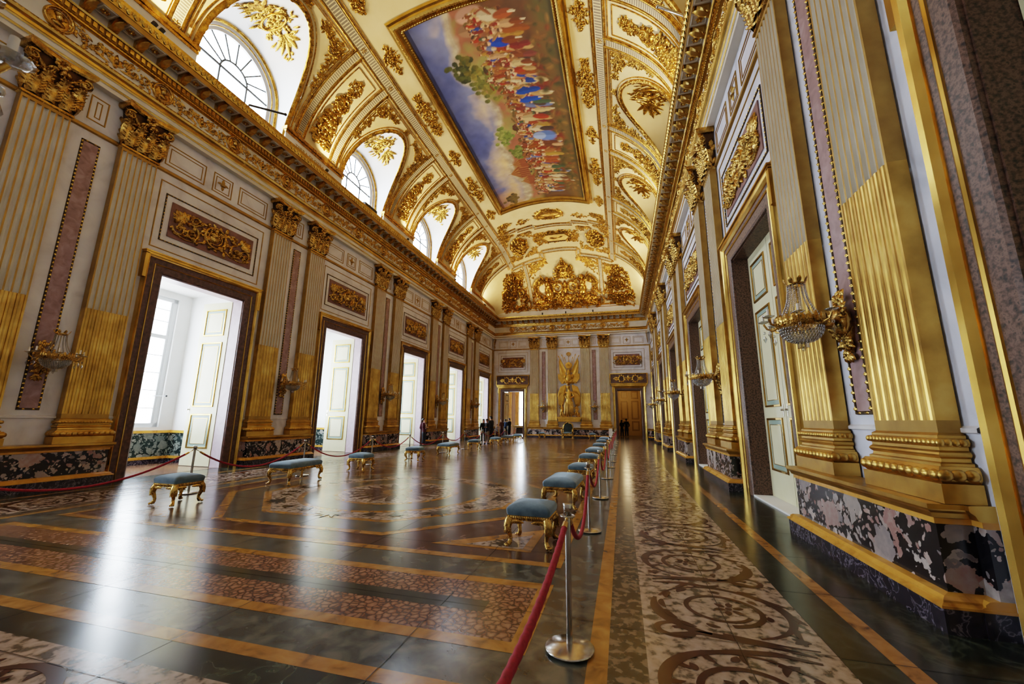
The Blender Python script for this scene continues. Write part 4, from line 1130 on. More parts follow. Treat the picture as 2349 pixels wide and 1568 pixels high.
# ------------------------------------------------------------------ over-door reliefs
def relief_thing(w=2.42,h=.95,seed=2,kind=0):
    e=empty('relief_panel'); z0=6.475
    mb=MB(); mb.box(.0,.025,-w/2,w/2,z0-h/2,z0+h/2); mb.build('ground',[M['purpled']],e)
    mb=MB(); rect_mold(mb,-w/2-.17,w/2+.17,z0-h/2-.17,z0+h/2+.17,.035,.0,.025); 
    for z in(z0-h/2-.152,z0+h/2+.152): bead_line(mb,wmap(.02),(-w/2-.15,z),(w/2+.15,z),.09,(.03,.016),.02,1)
    for u in(-w/2-.152,w/2+.152): bead_line(mb,wmap(.02),(u,z0-h/2-.13),(u,z0+h/2+.13),.09,(.03,.016),.02,1)
    mb.build('bead_border',[D.materials['dark_gilding'],M['goldb']],e)
    mb=MB(); Mp=wmap(.025,z0); rn=random.Random(seed)
    ring(mb,Mp,0,0,.3,.3,.08,.07); ring(mb,Mp,0,0,.2,.2,.04,.05); dome(mb,Mp,0,0,.15,.15,.06); dome(mb,Mp,0,.06,.08,.09,.12); spray(mb,Mp,0,.02,pi/2,5,1.2,.2,.09,.1)
    for q in range(12): leaf(mb,Mp,.3*cos(q*pi/6),.3*sin(q*pi/6),q*pi/6+.8,.15,.08,.06)
    for ee in(-1,1):
        scroll(mb,Mp,ee*.66,-.16,.22,pi/2,1.4,ee,.06,.09,leaves=6)
        scroll(mb,Mp,ee*.98,-.17,.18,pi,1.3,-ee,.05,.08,leaves=5)
        scroll(mb,Mp,ee*.6,.2,.15,0,1.2,-ee,.05,.08,leaves=5)
        spray(mb,Mp,ee*.8,.1,(.5 if ee>0 else pi-.5),6,.8,.36,.13,.09); spray(mb,Mp,ee*.95,.0,(1.1 if ee>0 else pi-1.1),5,.5,.36,.12,.08)
        stem(mb,Mp,[(ee*.3,-.25),(ee*.5,-.36),(ee*.8,-.4),(ee*1.1,-.33)],.05,.03,.06)
    foliage(mb,Mp,lambda v:w/2-.12-.25*abs(v)-.25*max(0,v),-.38,.32,85,.17,.07,rnd=rn)
    mb.build('gilded_foliage',[M['goldo']],e); return e
rl0=relief_thing(); first_r=True
for side in(-1,1):
    for k in range(5):
        o=rl0 if first_r else dup(rl0); first_r=False
        place(o,side,DK[k]); tag(o,'gilded foliage relief panel above the %s %s of the %s wall'%(ORD[k],'doorway' if side<0 else 'door',SN[side]),'relief','over-door reliefs')
rl1=relief_thing(1.95,.95,4)
for i,t in enumerate(DFX):
    o=rl1 if i==0 else dup(rl1); place(o,0,t); tag(o,'gilded foliage relief panel high above the %s door of the far wall'%('left','right')[i],'relief','over-door reliefs')
# ------------------------------------------------------------------ door frames, doors, window niches
def frame_mb(mb,hw,oz,fw,fz,ear=.06,earz=.62,og=.11,b0=.19,b1=.235):
    """moulded door surround in wall-local coords, x out of the wall"""
    w=fw-hw
    prof=[(0.0,-.0),(0.0,.05),(.03,.07),(b0-.004,.075),(b0,.09),((b0+b1)/2,.10),(b1,.09),(b1+.004,.075),(w-og,.08),(w-og+.004,.10),(w-og*.6,.14),(w-.02,.15),(w,.12),(w,0)]
    mt=[1,1,1,0,0,0,0,1,0,0,0,0,0]
    for i in range(len(prof)-1):
        rows=[]
        for d,n in(prof[i],prof[i+1]):
            rows.append([(n,-hw-d,0),(n,-hw-d,oz+d),(n,hw+d,oz+d),(n,hw+d,0)])
        mb.grid(rows,mt[i],False)
    # crossettes (ears)
    for e in(-1,1):
        for (a,b,n) in((0,ear,.15),):
            y0,y1=sorted((e*(fw-.02),e*(fw+ear))); mb.box(0,.145,y0,y1,fz-earz,fz+.0,0)
    mb.box(0,.145,-fw-ear,fw+ear,fz-.02,fz+.045,0); mb.box(0,.17,-fw-ear-.02,fw+ear+.02,fz+.04,fz+.07,0)
def leaf_mb(mb,w,h,both=True,x=0.0,th=.06):
    """door leaf: y 0..w, z 0..h, faces at x=+-th/2 ; mats 0 cream 1 green 2 gold"""
    mb.box(x-th/2,x+th/2,0,w,0,h,0)
    for (z0,z1) in((.50,1.52),(1.72,3.72),(3.92,4.78)):
        z0,z1=z0*h/5,z1*h/5
        for sg in((1,-1) if both else (1,)):
            n=sg*th/2; u0,u1=.16,w-.16
            def Q(a,b,c,d,nn,m): mb.add([(x+n+sg*nn,a,c),(x+n+sg*nn,b,c),(x+n+sg*nn,b,d),(x+n+sg*nn,a,d)],[(0,1,2,3)],m)
            Q(u0,u1,z0,z1,.002,1); Q(u0+.13,u1-.13,z0+.13,z1-.13,.004,0)
            for (i0,w_,hh) in((0,.05,.02),(.125,.015,.008)):
                rows=[]
                pr=[(0,0),(w_*.2,hh),(w_*.8,hh),(w_,0)]
                for sx,sz in((0,0),(1,0),(1,1),(0,1)):
                    rows.append([(x+n+sg*(.002+q),(u0+i0+d if sx==0 else u1-i0-d),(z0+i0+d if sz==0 else z1-i0-d)) for d,q in pr])
                mb.grid(rows,2,False,closeu=True)
door_n=0
# ---- right wall: closed double doors in granite surrounds
rdo=None
def right_door():
    e=empty('door',kind='structure')
    mb=MB(); frame_mb(mb,OW,OZ,FW_,FZ); mb.build('door_frame',[M['goldb'],M['granite']],e)
    mb=MB()
    for sgn in(-1,1): mb.box(-.34,.01,*sorted((sgn*(OW-.015),sgn*(OW+.02))),0,OZ)
    mb.box(-.34,.01,-OW,OW,OZ-.02,OZ+.02); mb.build('door_jamb',[M['granite']],e)
    mb=MB(); mb.box(-.34,.06,-OW,OW,-.01,.03); mb.build('door_threshold',[M['white']],e)
    for sgn in(-1,1):
        mb=MB(); leaf_mb(mb,OW-.03,OZ-.06,False)
        if sgn<0: mb.v=[(p[0],-p[1],p[2]) for p in mb.v]
        o=mb.build('door_leaf',[M['door'],M['doorb'],M['goldb']],e); o.location=(-.30,.008*sgn,.035)
        h=MB(); h.ball((.02,sgn*.09,1.62),(.035,.02,.02),8,5); h.tube([(0,sgn*.09,1.62),(.02,sgn*.09,1.62)],.012,6); h.box(.0,.008,*sorted((sgn*.07,sgn*.11)),1.5,1.72); h.build('door_handle',[M['steel']],o).location=(.03,0,0)
    return e
for k in range(6):
    if rdo is None: rdo=right_door(); o=rdo
    else: o=dup(rdo)
    door_n+=1; o.name='door_%d'%door_n; place(o,1,DK[k]-(.19 if k==5 else 0))
mb=MB(); mb.box(WX+.36,WX+.5,-LEN,.3,0,5.6); bk=mb.build('backing',[M['black']],wall_right)
# ---- left wall: doorways with deep window embrasures behind
NX=2.80                            # depth of the embrasure behind the wall surface
ldo=None
def left_door():
    e=empty('door',kind='structure')
    mb=MB(); frame_mb(mb,OW,OZ,FW_,FZ,og=.075,b0=.2,b1=.225); mb.build('door_frame',[M['goldb'],M['graniteL']],e)
    mb=MB()
    for sgn in(-1,1): mb.box(-.352,.01,*sorted((sgn*(OW-.015),sgn*(OW+.02))),0,OZ)
    mb.box(-.352,.01,-OW,OW,OZ-.02,OZ+.02); mb.build('door_jamb',[M['lilac']],e)
    lf=MB(); leaf_mb(lf,1.14,OZ-.03)
    # open leaf, swung 90 degrees into the embrasure on the far side: local y -> -x
    lf.v=[(-p[1],p[0],p[2]) for p in lf.v]
    o=lf.build('door_leaf',[M['door'],M['doorb'],M['goldb']],e); o.location=(-.36,OW+.0,.02)
    h=MB(); h.ball((-1.08,-.06,1.62),(.02,.03,.02),8,5); h.tube([(-1.08,-.03,1.62),(-1.08,-.06,1.62)],.012,6); h.box(-1.1,-1.06,-.036,-.03,1.5,1.75); h.build('door_handle',[M['steel']],o)
    return e
def niche():
    e=empty('wall_embrasure',kind='structure'); W=1.68
    mb=MB()
    x0,x1=-NX,-.35
    mb.quad((x1,-W,0),(x1,-W,5.4),(x0,-W,5.4),(x0,-W,0)); mb.quad((x1,W,0),(x0,W,0),(x0,W,5.4),(x1,W,5.4)); mb.quad((x0,-W,5.4),(x1,-W,5.4),(x1,W,5.4),(x0,W,5.4))
    for (a,b,c,d) in((-W,-1.28,0,5.4),(1.28,W,0,5.4),(-1.28,1.28,0,1.10),(-1.28,1.28,5.2,5.4)):
        mb.box(x0-.35,x0,a,b,c,d)
    mb.quad((x1,-W,OZ),(x1,W,OZ),(x1,W,5.4),(x1,-W,5.4)); mb.quad((x1,-W,0),(x1,-OW,0),(x1,-OW,OZ),(x1,-W,OZ)); mb.quad((x1,OW,0),(x1,W,0),(x1,W,OZ),(x1,OW,OZ))
    mb.build('plaster',[M['white']],e)
    mb=MB()
    t=.03
    for (z0,z1,m,tt) in((0,.14,2,.05),(.14,.22,1,.06),(.22,.92,0,.03),(.92,1.0,1,.07)):
        mb.box(x0,x0+tt,-W,W,z0,z1,m)
        for sg in(-1,1): mb.box(x0,x1-.02,*sorted((sg*W,sg*(W-tt))),z0,z1,m)
    mb.build('dado',[M['brecciag'],M['ochre'],M['skirt']],e)
    mb=MB(); mb.quad((x0,-W,.004),(-.0,-W,.004),(-.0,W,.004),(x0,W,.004)); mb.build('niche_floor',[M['f_pink']],e)
    mb=MB(); mb.box(x1-.4,x1-.3,-W+.1,W-.1,5.2,5.28); mb.build('ceiling_moulding',[M['goldm']],e)
    return e
def low_window():
    e=empty('window',kind='structure'); mb=MB(); x=-NX-.12; w,z0,z1=1.28,1.10,5.2
    for (a,b,c,d,t) in((-w,-w+.12,z0,z1,.1),(w-.12,w,z0,z1,.1),(-w,w,z0,z0+.12,.1),(-w,w,z1-.12,z1,.1),(-.06,.06,z0,z1,.08),(-w,w,3.86,3.98,.09)):
        mb.box(x-t/2,x+t/2,a,b,c,d)
    for sg in(-1,1):
        for (a,b,zz) in((.06,1.16,None),):
            for z in(1.67,2.22,2.77,3.32,4.42,4.8): mb.box(x-.02,x+.02,*sorted((sg*a,sg*b)),z-.012,z+.012)
        for z_ in((1.2,3.88),(3.96,5.1)):
            for yv in(.09,1.13): mb.box(x-.035,x+.035,*sorted((sg*(yv-.03),sg*(yv+.03))),*z_)
    mb.build('window_frame',[M['winpaint']],e)
    mb=MB(); mb.quad((x,-w,z0),(x,w,z0),(x,w,z1),(x,-w,z1)); mb.build('window_pane',[M['pane']],e)
    mb=MB(); mb.tube([(x+.08,1.0,2.05),(x+.6,1.02,2.04)],.012,6); mb.ball((x+.62,1.02,2.04),.03,8,5); mb.build('window_stay',[M['black']],e)
    return e
ni=wi=None
for k in range(6):
    if ldo is None: ldo=left_door(); o=ldo; ni=niche(); wi=low_window(); n_,w_=ni,wi
    else: o=dup(ldo); n_=dup(ni); w_=dup(wi)
    door_n+=1; o.name='door_%d'%door_n; place(o,-1,DK[k]); place(n_,-1,DK[k]); nwin+=1; w_.name='window_%d'%nwin; place(w_,-1,DK[k])
    n_.name='wall_embrasure_%d'%(k+1)
# ---- far wall doors with carved overdoor panel and rooms beyond
for i,t in enumerate(DFX):
    door_n+=1; e=empty('door_%d'%door_n,kind='structure')
    mb=MB(); frame_mb(mb,DFW,DFZ,DFW+.36,DFZ+.34,.04,.5); mb.build('door_frame',[M['goldb'],M['granite']],e)
    mb=MB()
    for sgn in(-1,1): mb.box(-.502,.01,*sorted((sgn*(DFW-.015),sgn*(DFW+.02))),0,DFZ)
    mb.box(-.502,.01,-DFW,DFW,DFZ-.02,DFZ+.02); mb.build('door_jamb',[M['granite']],e)
    mb=MB(); mb.box(0,.2,-1.42,1.42,4.28,4.42,0); mb.box(0,.12,-1.52,1.52,4.42,5.34,1)
    rect_mold(mb,-1.52,1.52,4.42,5.34,.1,.11,.08,0)
    Mp=wmap(.12,4.88)
    for ee in(-1,1):
        ring(mb,Mp,ee*.55,0,.22,.24,.07,.06,0)
        for q in range(10): leaf(mb,Mp,ee*.55+.22*cos(q*.63),.24*sin(q*.63),q*.63+1,.15,.08,.05,0)
        spray(mb,Mp,ee*.8,0,(0 if ee>0 else pi),5,.5,.42,.12,.05,0); scroll(mb,Mp,ee*.22,-.05,.14,pi/2,1.2,ee,.05,.05,0,4)
    fleur(mb,Mp,0,.03,.5,.06,0)
    mb.build('overdoor_panel',[M['goldb'],M['graniteL']],e)
    place(e,0,t)
# opened leaf of the far left door
mb=MB(); leaf_mb(mb,.9,DFZ-.05); o=mb.build('door_leaf',[M['door'],M['doorb'],M['goldb']],D.objects['door_%d'%(door_n-1)]); o.location=(-.5,-DFW+.0,.02); o.rotation_euler=(0,0,pi/2-.25)
# room beyond the right far door
mats_room=[flat('tawny_room_wall','#7a5430',.6),M['f_olive'],flat('amber_ceiling','#b5842f',.7)]
def room(x0,x1,y0,y1,h,name,holes=()):
    mb=MB()
    mb.quad((x0,y0,0),(x0,y1,0),(x0,y1,h),(x0,y0,h)); mb.quad((x1,y1,0),(x1,y0,0),(x1,y0,h),(x1,y1,h)); 
    ed=[x0]+[q for c in holes for q in(c-.75,c+.75)]+[x1]
    for i in range(0,len(ed),2): mb.quad((ed[i],y1,0),(ed[i+1],y1,0),(ed[i+1],y1,h),(ed[i],y1,h))
    for c in holes:
        for (za,zb) in((0,.45),(4.5,h)): mb.quad((c-.75,y1,za),(c+.75,y1,za),(c+.75,y1,zb),(c-.75,y1,zb))
    mb.quad((x0,y0,h),(x0,y1,h),(x1,y1,h),(x1,y0,h),2); 
    o=mb.build(name,mats_room); tag(o,kind='structure'); return o
room(2.6,6.9,FARY+.5,9.2,5.6,'wall_right_room')
door_n+=1; e=empty('door_%d'%door_n,kind='structure'); e.location=(5.15,9.15,0); e.rotation_euler=(0,0,-pi/2)
mb=MB(); 
for sg in(-1,1):
    b2=MB(); leaf_mb(b2,1.05,4.7,False); 
    if sg<0: b2.v=[(p[0],-p[1],p[2]) for p in b2.v]
    b2.build('door_leaf',[flat('buff_door_paint','#c9a55e',.5),flat('tan_door_panel','#a98648',.5),M['goldm']],e)
mb.box(0,.08,-1.25,-1.06,0,4.9); mb.box(0,.08,1.06,1.25,0,4.9); mb.box(0,.08,-1.25,1.25,4.72,4.95); mb.build('door_frame',[flat('buff_frame_paint','#b3915a',.5)],e)
# room beyond the left far door: bright window and curtains
rl=room(-9.5,-2.6,FARY+.5,9.2,5.6,'wall_left_room',(-8.55,-5.8))
nwin+=1; w=empty('window_%d'%nwin,kind='structure'); w.location=(-8.55,9.1,0)
mb=MB()
for x0,x1 in((-.75,.75),): 
    mb.box(x0-.1,x0,-.1,.0,.4,4.6); mb.box(x1,x1+.1,-.1,.0,.4,4.6); mb.box(-.03,.03,-.1,0,.4,4.6); mb.box(-.8,.8,-.1,0,4.5,4.7); mb.box(-.8,.8,-.1,0,2.6,2.68)
mb.build('window_frame',[M['winpaint']],w)
mb=MB(); mb.quad((-.75,-.03,.45),(.75,-.03,.45),(.75,-.03,4.5),(-.75,-.03,4.5)); mb.build('window_pane',[M['pane']],w)
nwin+=1; w2=dup(w); w2.name='window_%d'%nwin; w2.location=(-5.8,9.1,0)
cm=pm('ochre_curtain',[(.3,'#8a5a18'),(.7,'#b98330')],3,.7)
for i,(x,lab) in enumerate(((-7.62,'ochre curtain beside the left bright window of the room beyond the far left door'),(-6.78,'ochre curtain by the right bright window of the room beyond the far left door'))):
    mb=MB(); rows=[]
    for j in range(9):
        z=4.8-j*.5; rows.append([(x+(u/10-.5)*.5*(1-.25*sin(pi*j/9)),8.9+.07*sin(u*2.1),z) for u in range(11)])
    mb.grid(rows,0); mb.box(x-.3,x+.3,8.85,8.95,4.75,5.0,0); tag(mb.build('curtain',[cm]),lab,'curtain')
# ------------------------------------------------------------------ inlaid marble floor (one object)
fl=MB(); FMATS=['f_olive','f_ochre','f_pink','f_dark','f_purple','f_scroll','f_green','f_brown','f_inlay']
FI={n:i for i,n in enumerate(FMATS)}
FC=[0]
def fz(l):
    return .0008*l
def fzz(l):
    FC[0]+=1; return .0008*l+(FC[0]%24)*.00006
def poly(pts,m,l): fl.add([(x,y,fz(l)) for x,y in pts],[tuple(range(len(pts)))],FI[m])
def frect(x0,x1,y0,y1,m,l): poly([(x0,y0),(x1,y0),(x1,y1),(x0,y1)],m,l)
def fframe(x0,x1,y0,y1,w,m,l):
    frect(x0,x1,y0,y0+w,m,l); frect(x0,x1,y1-w,y1,m,l); frect(x0,x0+w,y0+w,y1-w,m,l); frect(x1-w,x1,y0+w,y1-w,m,l)
def fring(pts_o,pts_i,m,l):
    n=len(pts_o); fl.add([(x,y,fz(l)) for x,y in pts_o+pts_i],[(i,(i+1)%n,n+(i+1)%n,n+i) for i in range(n)],FI[m])
def ngon(cx,cy,r,n,a0=0,sx=1): return [(cx+sx*r*cos(a0+2*pi*i/n),cy+r*sin(a0+2*pi*i/n)) for i in range(n)]
def fstem(pts,w0,w1,m,l,wm=None):
    n=len(pts); A=[];B=[]; zz=fzz(l)
    for i,(x,y) in enumerate(pts):
        x0,y0=pts[max(i-1,0)];x1,y1=pts[min(i+1,n-1)]; d=max(1e-6,sqrt((x1-x0)**2+(y1-y0)**2)); nx,ny=-(y1-y0)/d,(x1-x0)/d
        t=i/(n-1); w=(w0+(w1-w0)*t)*.5 if wm is None else wm(t)*.5
        A.append((x+nx*w,y+ny*w,zz)); B.append((x-nx*w,y-ny*w,zz))
    fl.grid([A,B],FI[m],False)
def fleafs(x,y,a,L,W,m,l,bend=0):
    n=8; fstem([(x+L*i/n*cos(a+bend*i/n),y+L*i/n*sin(a+bend*i/n)) for i in range(n+1)],0,0,m,l,wm=lambda t:W*sin(pi*min(1,.08+t*.92))**.8)
frect(-7.3,7.3,-LEN-.2,.7,'f_olive',0); frect(-9.6,7,.7,9.3,'f_olive',0)
# perimeter
for s in(-1,1):
    frect(*sorted((s*5.98,s*7.2)),-LEN,0,'f_dark',1)
    frect(*sorted((s*5.86,s*5.98)),-LEN+.75,-.75,'f_ochre',2)
    frect(*sorted((s*5.57,s*5.86)),-LEN+.85,-.85,'f_dark',1)
    frect(*sorted((s*4.42,s*5.57)),-LEN+1,-1,'f_scroll',1)
    frect(*sorted((s*4.19,s*4.42)),-32.1,-2.4,'f_green',1)
    frect(*sorted((s*4.07,s*4.19)),-32.1,-2.4,'f_ochre',2)
for y0,sg in((-32.1,-1),(-2.4,1)):
    frect(-4.19,4.19,*sorted((y0,y0-sg*.12)),'f_ochre',2); frect(-4.42,4.42,*sorted((y0,y0+sg*.23)),'f_dark',1)
    frect(-4.42,4.42,*sorted((y0+sg*.23,y0+sg*1.4)),'f_scroll',1); frect(-5.9,5.9,*sorted((y0+sg*1.6,y0+sg*1.72)),'f_ochre',2)
# scrolls of the side bands: period 1.053
def rinceau(P,y0,sg):
    """one scroll unit: P(u,v) band coords (u across -.57..+.57, v along)"""
    def st(pts,wm,l=3): fstem([P(u*sg,v) for u,v in pts],0,0,'f_brown',l,wm)
    def arc(cx,cy,rx,ry,a0,a1,n=26,r1=1.0):
        return [(cx+rx*(1+(r1-1)*i/n)*cos(radians(a0+(a1-a0)*i/n)),cy+ry*(1+(r1-1)*i/n)*sin(radians(a0+(a1-a0)*i/n))) for i in range(n+1)]
    # big loop, swelling to acanthus lobes on the outside
    st(arc(-.02,.02,.47,.42,250,20,34),lambda t:.022+.055*max(0,sin(pi*min(1,t*1.25)))**2*(1 if t<.8 else .4))
    st(arc(-.0,.02,.47,.43,15,-75,20),lambda t:.03+.075*sin(pi*t)**1.5)
    # inner spiral
    st(arc(-.02,.03,.30,.27,265,-150,40,.72),lambda t:.034*(1-.35*t)+.012)
    for q in range(6):
        a=q*pi/3+.3; x,y=P((-.08)*sg,.05); fleafs(x+.035*cos(a),y+.035*sin(a),a,.085,.05,'f_brown',3)
    x,y=P(-.08*sg,.05); poly(ngon(x,y,.025,10),'f_brown',5)
    # leaf lobes along the back
    for q in range(6):
        t=radians(205-q*30); x,y=P((-.02+.50*cos(t))*sg,.02+.45*sin(t)); x2,y2=P((-.02+.40*cos(t+.5))*sg,.02+.36*sin(t+.5)); fleafs(x,y,atan2(y2-y,x2-x)+.5,.15,.045,'f_brown',3,.5)
    for (a0,rr,L) in((60,.40,.16),(35,.42,.18),(10,.43,.2),(-15,.43,.18),(-40,.42,.15),(150,.33,.10),(100,.33,.1),(200,.32,.1),(-60,.30,.12)):
        t=radians(a0); x,y=P((-.02+rr*cos(t))*sg,.02+rr*sin(t)); x2,y2=P((-.02+(rr+.12)*cos(t-.5))*sg,.02+(rr+.12)*sin(t-.5)); fleafs(x,y,atan2(y2-y,x2-x),L*.8,.05,'f_brown',3,.5)
    # small counter scroll and tendrils
    st(arc(.34,-.40,.17,.12,120,-300,30,.35),lambda t:.035+.015*sin(pi*t))
    st([(-.45,-.52),(-.25,-.46),(0,-.42),(.2,-.40),(.42,-.47)],lambda t:.02+.05*sin(pi*t))
    st([(-.5,-.44),(-.3,-.43),(-.1,-.40),(.05,-.38)],lambda t:.012+.03*t)
    st([(-.2,.42),(0,.47),(.22,.50),(.45,.46)],lambda t:.02+.04*sin(pi*t))
    for q in range(5):
        a=q*1.26; x,y=P(-.43*sg,-.34); fleafs(x,y,a,.06,.035,'f_brown',3)
for s in(-1,1):
    for i in range(31):
        yc=-30.62+1.053*i; sg=(-1)**i
        rinceau(lambda u,v,yc=yc,s=s:(s*(4.99+u),yc+v),yc,-sg)
    yc=-30.62-1.053; rinceau(lambda u,v,yc=yc,s=s:(s*(4.99+u),yc+v),yc,1)
for i in range(-4,5):
    for y0 in(-33.0,-1.6): rinceau(lambda u,v,i=i,y0=y0:(i*1.05+v,y0+u),0,(-1)**i)
# slab joints
def joint(x0,x1,y0,y1): frect(x0,x1,y0,y1,'f_inlay',7)
for s in(-1,1):
    for i in range(33):
        y=-33.2+1.053*i; joint(*sorted((s*4.19,s*7.0)),y-.0035,y+.0035)
    for x in(5.0,5.57): joint(*sorted((s*x,s*(x+.006))),-34,-.6)
for i in range(24):
    y=-33.9+1.42*i
    joint(-4.07,4.07,y-.003,y+.003)
for x in(-2.9,-1.45,0,1.45,2.9): joint(x-.003,x+.003,-34,-.6)
# main compartments
def comp(cy):
    R=3.69; H=3.2
    fframe(-R,R,cy-H,cy+H,.12,'f_ochre',2); frect(-R+.12,R-.12,cy-H+.12,cy+H-.12,'f_purple',1)
    def octo(ax,ay,c): return [(-ax+c,cy-ay),(ax-c,cy-ay),(ax,cy-ay+c),(ax,cy+ay-c),(ax-c,cy+ay),(-ax+c,cy+ay),(-ax,cy+ay-c),(-ax,cy-ay+c)]
    A=octo(3.08,2.72,1.7); B=octo(2.96,2.6,1.65); poly(A,'f_ochre',3); poly(B,'f_olive',4)
    A=octo(2.46,2.16,1.38); B=octo(2.35,2.05,1.33); poly(A,'f_ochre',5); poly(B,'f_scroll',6)
    # corner triangles
    for sx in(-1,1):
        for sy in(-1,1):
            T=lambda a:[(sx*(R-a),cy+sy*(H-a)),(sx*(R-a-1.35+a*.8),cy+sy*(H-a)),(sx*(R-a),cy+sy*(H-a-1.1+a*.6))]
            c=[(sx*3.3,cy+sy*2.82),(sx*2.1,cy+sy*2.82),(sx*3.3,cy+sy*1.85)]
            poly(c,'f_ochre',3); c2=[(sx*3.19,cy+sy*2.74),(sx*2.5,cy+sy*2.74),(sx*3.19,cy+sy*2.16)]; poly(c2,'f_scroll',4)
            for q in range(5): fleafs(sx*3.12,cy+sy*2.68,(pi if sx>0 else 0)+sx*sy*(.15+q*.22),.42-.05*abs(q-2),.07,'f_inlay',5)
    poly(ngon(0,cy,1.78,56),'f_ochre',7); poly(ngon(0,cy,1.67,56),'f_olive',8); poly(ngon(0,cy,1.2,48),'f_ochre',9); poly(ngon(0,cy,1.1,48),'f_scroll',10)
    for q in range(20): a=2*pi*q/20; fleafs(.3*cos(a),cy+.3*sin(a),a,.68,.16,'f_purple',11)
    poly(ngon(0,cy,.3,28),'f_ochre',12); poly(ngon(0,cy,.19,24),'f_purple',13)
    # foliage between octagon and circle
    for sx,sy in((1,0),(-1,0),(0,1),(0,-1),(.72,.72),(-.72,.72),(.72,-.72),(-.72,-.72)):
        d=1.86; x,y=sx*d*1.08,cy+sy*d; a=atan2(sy,sx)
        for q in range(7): fleafs(x,y,a+(q-3)*.42,.34-.02*abs(q-3),.075,'f_inlay',11,(q-3)*.12)
        for e in(-1,1):
            x2,y2=x-e*sin(a)*.5,y+e*cos(a)*.5
            for q in range(4): fleafs(x2,y2,a+e*(pi/2-.3+q*.4),.22,.055,'f_inlay',11,e*.4)
def bar(cy):
    fframe(-3.69,3.69,cy-.56,cy+.56,.12,'f_ochre',2); frect(-3.57,3.57,cy-.44,cy+.44,'f_pink',1); frect(-3.25,3.25,cy-.095,cy+.095,'f_dark',2)
for cy in(-26.88,-17.25,-7.6): comp(cy)
for cy in(-31.06,-22.7,-21.4,-13.1,-11.8,-3.5): bar(cy)
for i_,f_ in enumerate(fl.f):
    a_,b_=Vector((0,0,0)),Vector((0,0,0)); pv=[fl.v[q] for q in f_]; ar=sum(pv[q][0]*pv[(q+1)%len(pv)][1]-pv[(q+1)%len(pv)][0]*pv[q][1] for q in range(len(pv)))
    if ar<0: fl.f[i_]=f_[::-1]
floor=fl.build('floor',[M[n] for n in FMATS]); tag(floor,kind='structure')
# ------------------------------------------------------------------ stools and benches
def stool(w,d,h=.455):
    """w along x, d along y"""
    e=empty('stool' if d<.7 else 'bench')
    mb=MB(); rows=[]
    hc=.115; z0=h-hc
    N=28
    for (zz,ins,) in((0,0.0),(.02,-.006),(.055,-.010),(.075,-.004),(.092,.012),(.107,.042),(.122,.09),(.134,.15),(.139,.21)):
        row=[]
        hx,hy=w/2-ins,d/2-ins
        r=max(.005,.035)
        for q in range(4):
            cx,cy=((1,1),(-1,1),(-1,-1),(1,-1))[q]
            for j in range(7):
                a=q*pi/2+j/6*pi/2; row.append((cx*max(.001,hx-r)+r*cos(a),cy*max(.001,hy-r)+r*sin(a),z0+zz))
        rows.append(row)
    mb.grid(rows,0,True,closev=True); mb.add(rows[-1],[tuple(range(len(rows[-1])))],0,True)
    mb.build('cushion',[M['velvet']],e)
    mb=MB(); za=z0-.055
    mb.box(-w/2+.006,w/2-.006,-d/2+.006,d/2-.006,za,z0+.002)
    for sx in(-1,1):
        n=int(d/.022)
        for i in range(n):
            y=-d/2+.012+(i+.5)*(d-.024)/n; mb.ball((sx*(w/2-.006),y,za+.028),(.008,.008,.024),6,4)
    for sy in(-1,1):
        n=int(w/.022)
        for i in range(n):
            x=-w/2+.012+(i+.5)*(w-.024)/n; mb.ball((x,sy*(d/2-.006),za+.028),(.008,.008,.024),6,4)
    # carved leaves under the rail, spreading from the knees
    for sx in(-1,1):
        for sy in(-1,1):
            for ax in(0,1):
                fix=(sy*(d/2-.01)) if ax==0 else (sx*(w/2-.01)); s1=sx if ax==0 else sy; L=(w if ax==0 else d)
                Mp=(lambda u,v,hh,fix=fix,s1=s1,L=L,sy=sy:(s1*(L/2-u),fix+sy*hh,za+v)) if ax==0 else (lambda u,v,hh,fix=fix,s1=s1,L=L,sx=sx:(fix+sx*hh,s1*(L/2-u),za+v))
                for q in range(5): leaf(mb,Mp,.04+.018*q,.005,-.5-.22*(4-q)*.5,.06+.01*q,.032,.018,bend=.5)
                leaf(mb,Mp,.05,-.008,-.12,.13,.04,.02,bend=.25)
    mb.build('apron',[M['goldo']],e)
    for sx in(-1,1):
        for sy in(-1,1):
            g=MB(); dx,dy=sx/sqrt(2),sy/sqrt(2)
            bx,by=sx*(w/2-.035),sy*(d/2-.035)
            pts=[];rad=[]
            for t,o,z,r in((0,.0,.30,.045),(.1,.02,.265,.05),(.25,.035,.225,.046),(.4,.028,.18,.036),(.55,.008,.135,.028),(.7,-.006,.09,.023),(.82,-.004,.055,.024),(.92,.012,.03,.03),(1,.03,.018,.026)):
                z=z*za/.285
                pts.append((bx+dx*o,by+dy*o,z)); rad.append(r)
            g.tube(pts,rad,9)
            # paw with toes
            for q in(-1,0,1):
                a=atan2(dy,dx)+q*.55; g.ball((bx+dx*.02+.033*cos(a),by+dy*.02+.033*sin(a),.017),(.022,.016,.018),7,5)
            # knee acanthus
            for q in range(5):
                a=atan2(dy,dx)+(q-2)*.5; 
                Mp=lambda u,v,hh,a=a:(bx+dx*.02+(.045+hh)*cos(a)-u*sin(a),by+dy*.02+(.045+hh)*sin(a)+u*cos(a),.27*za/.285+v)
                leaf(g,Mp,0,.0,-pi/2,.13,.035,.014)
            g.build('leg',[M['goldo']],e)
    return e
PRO={}
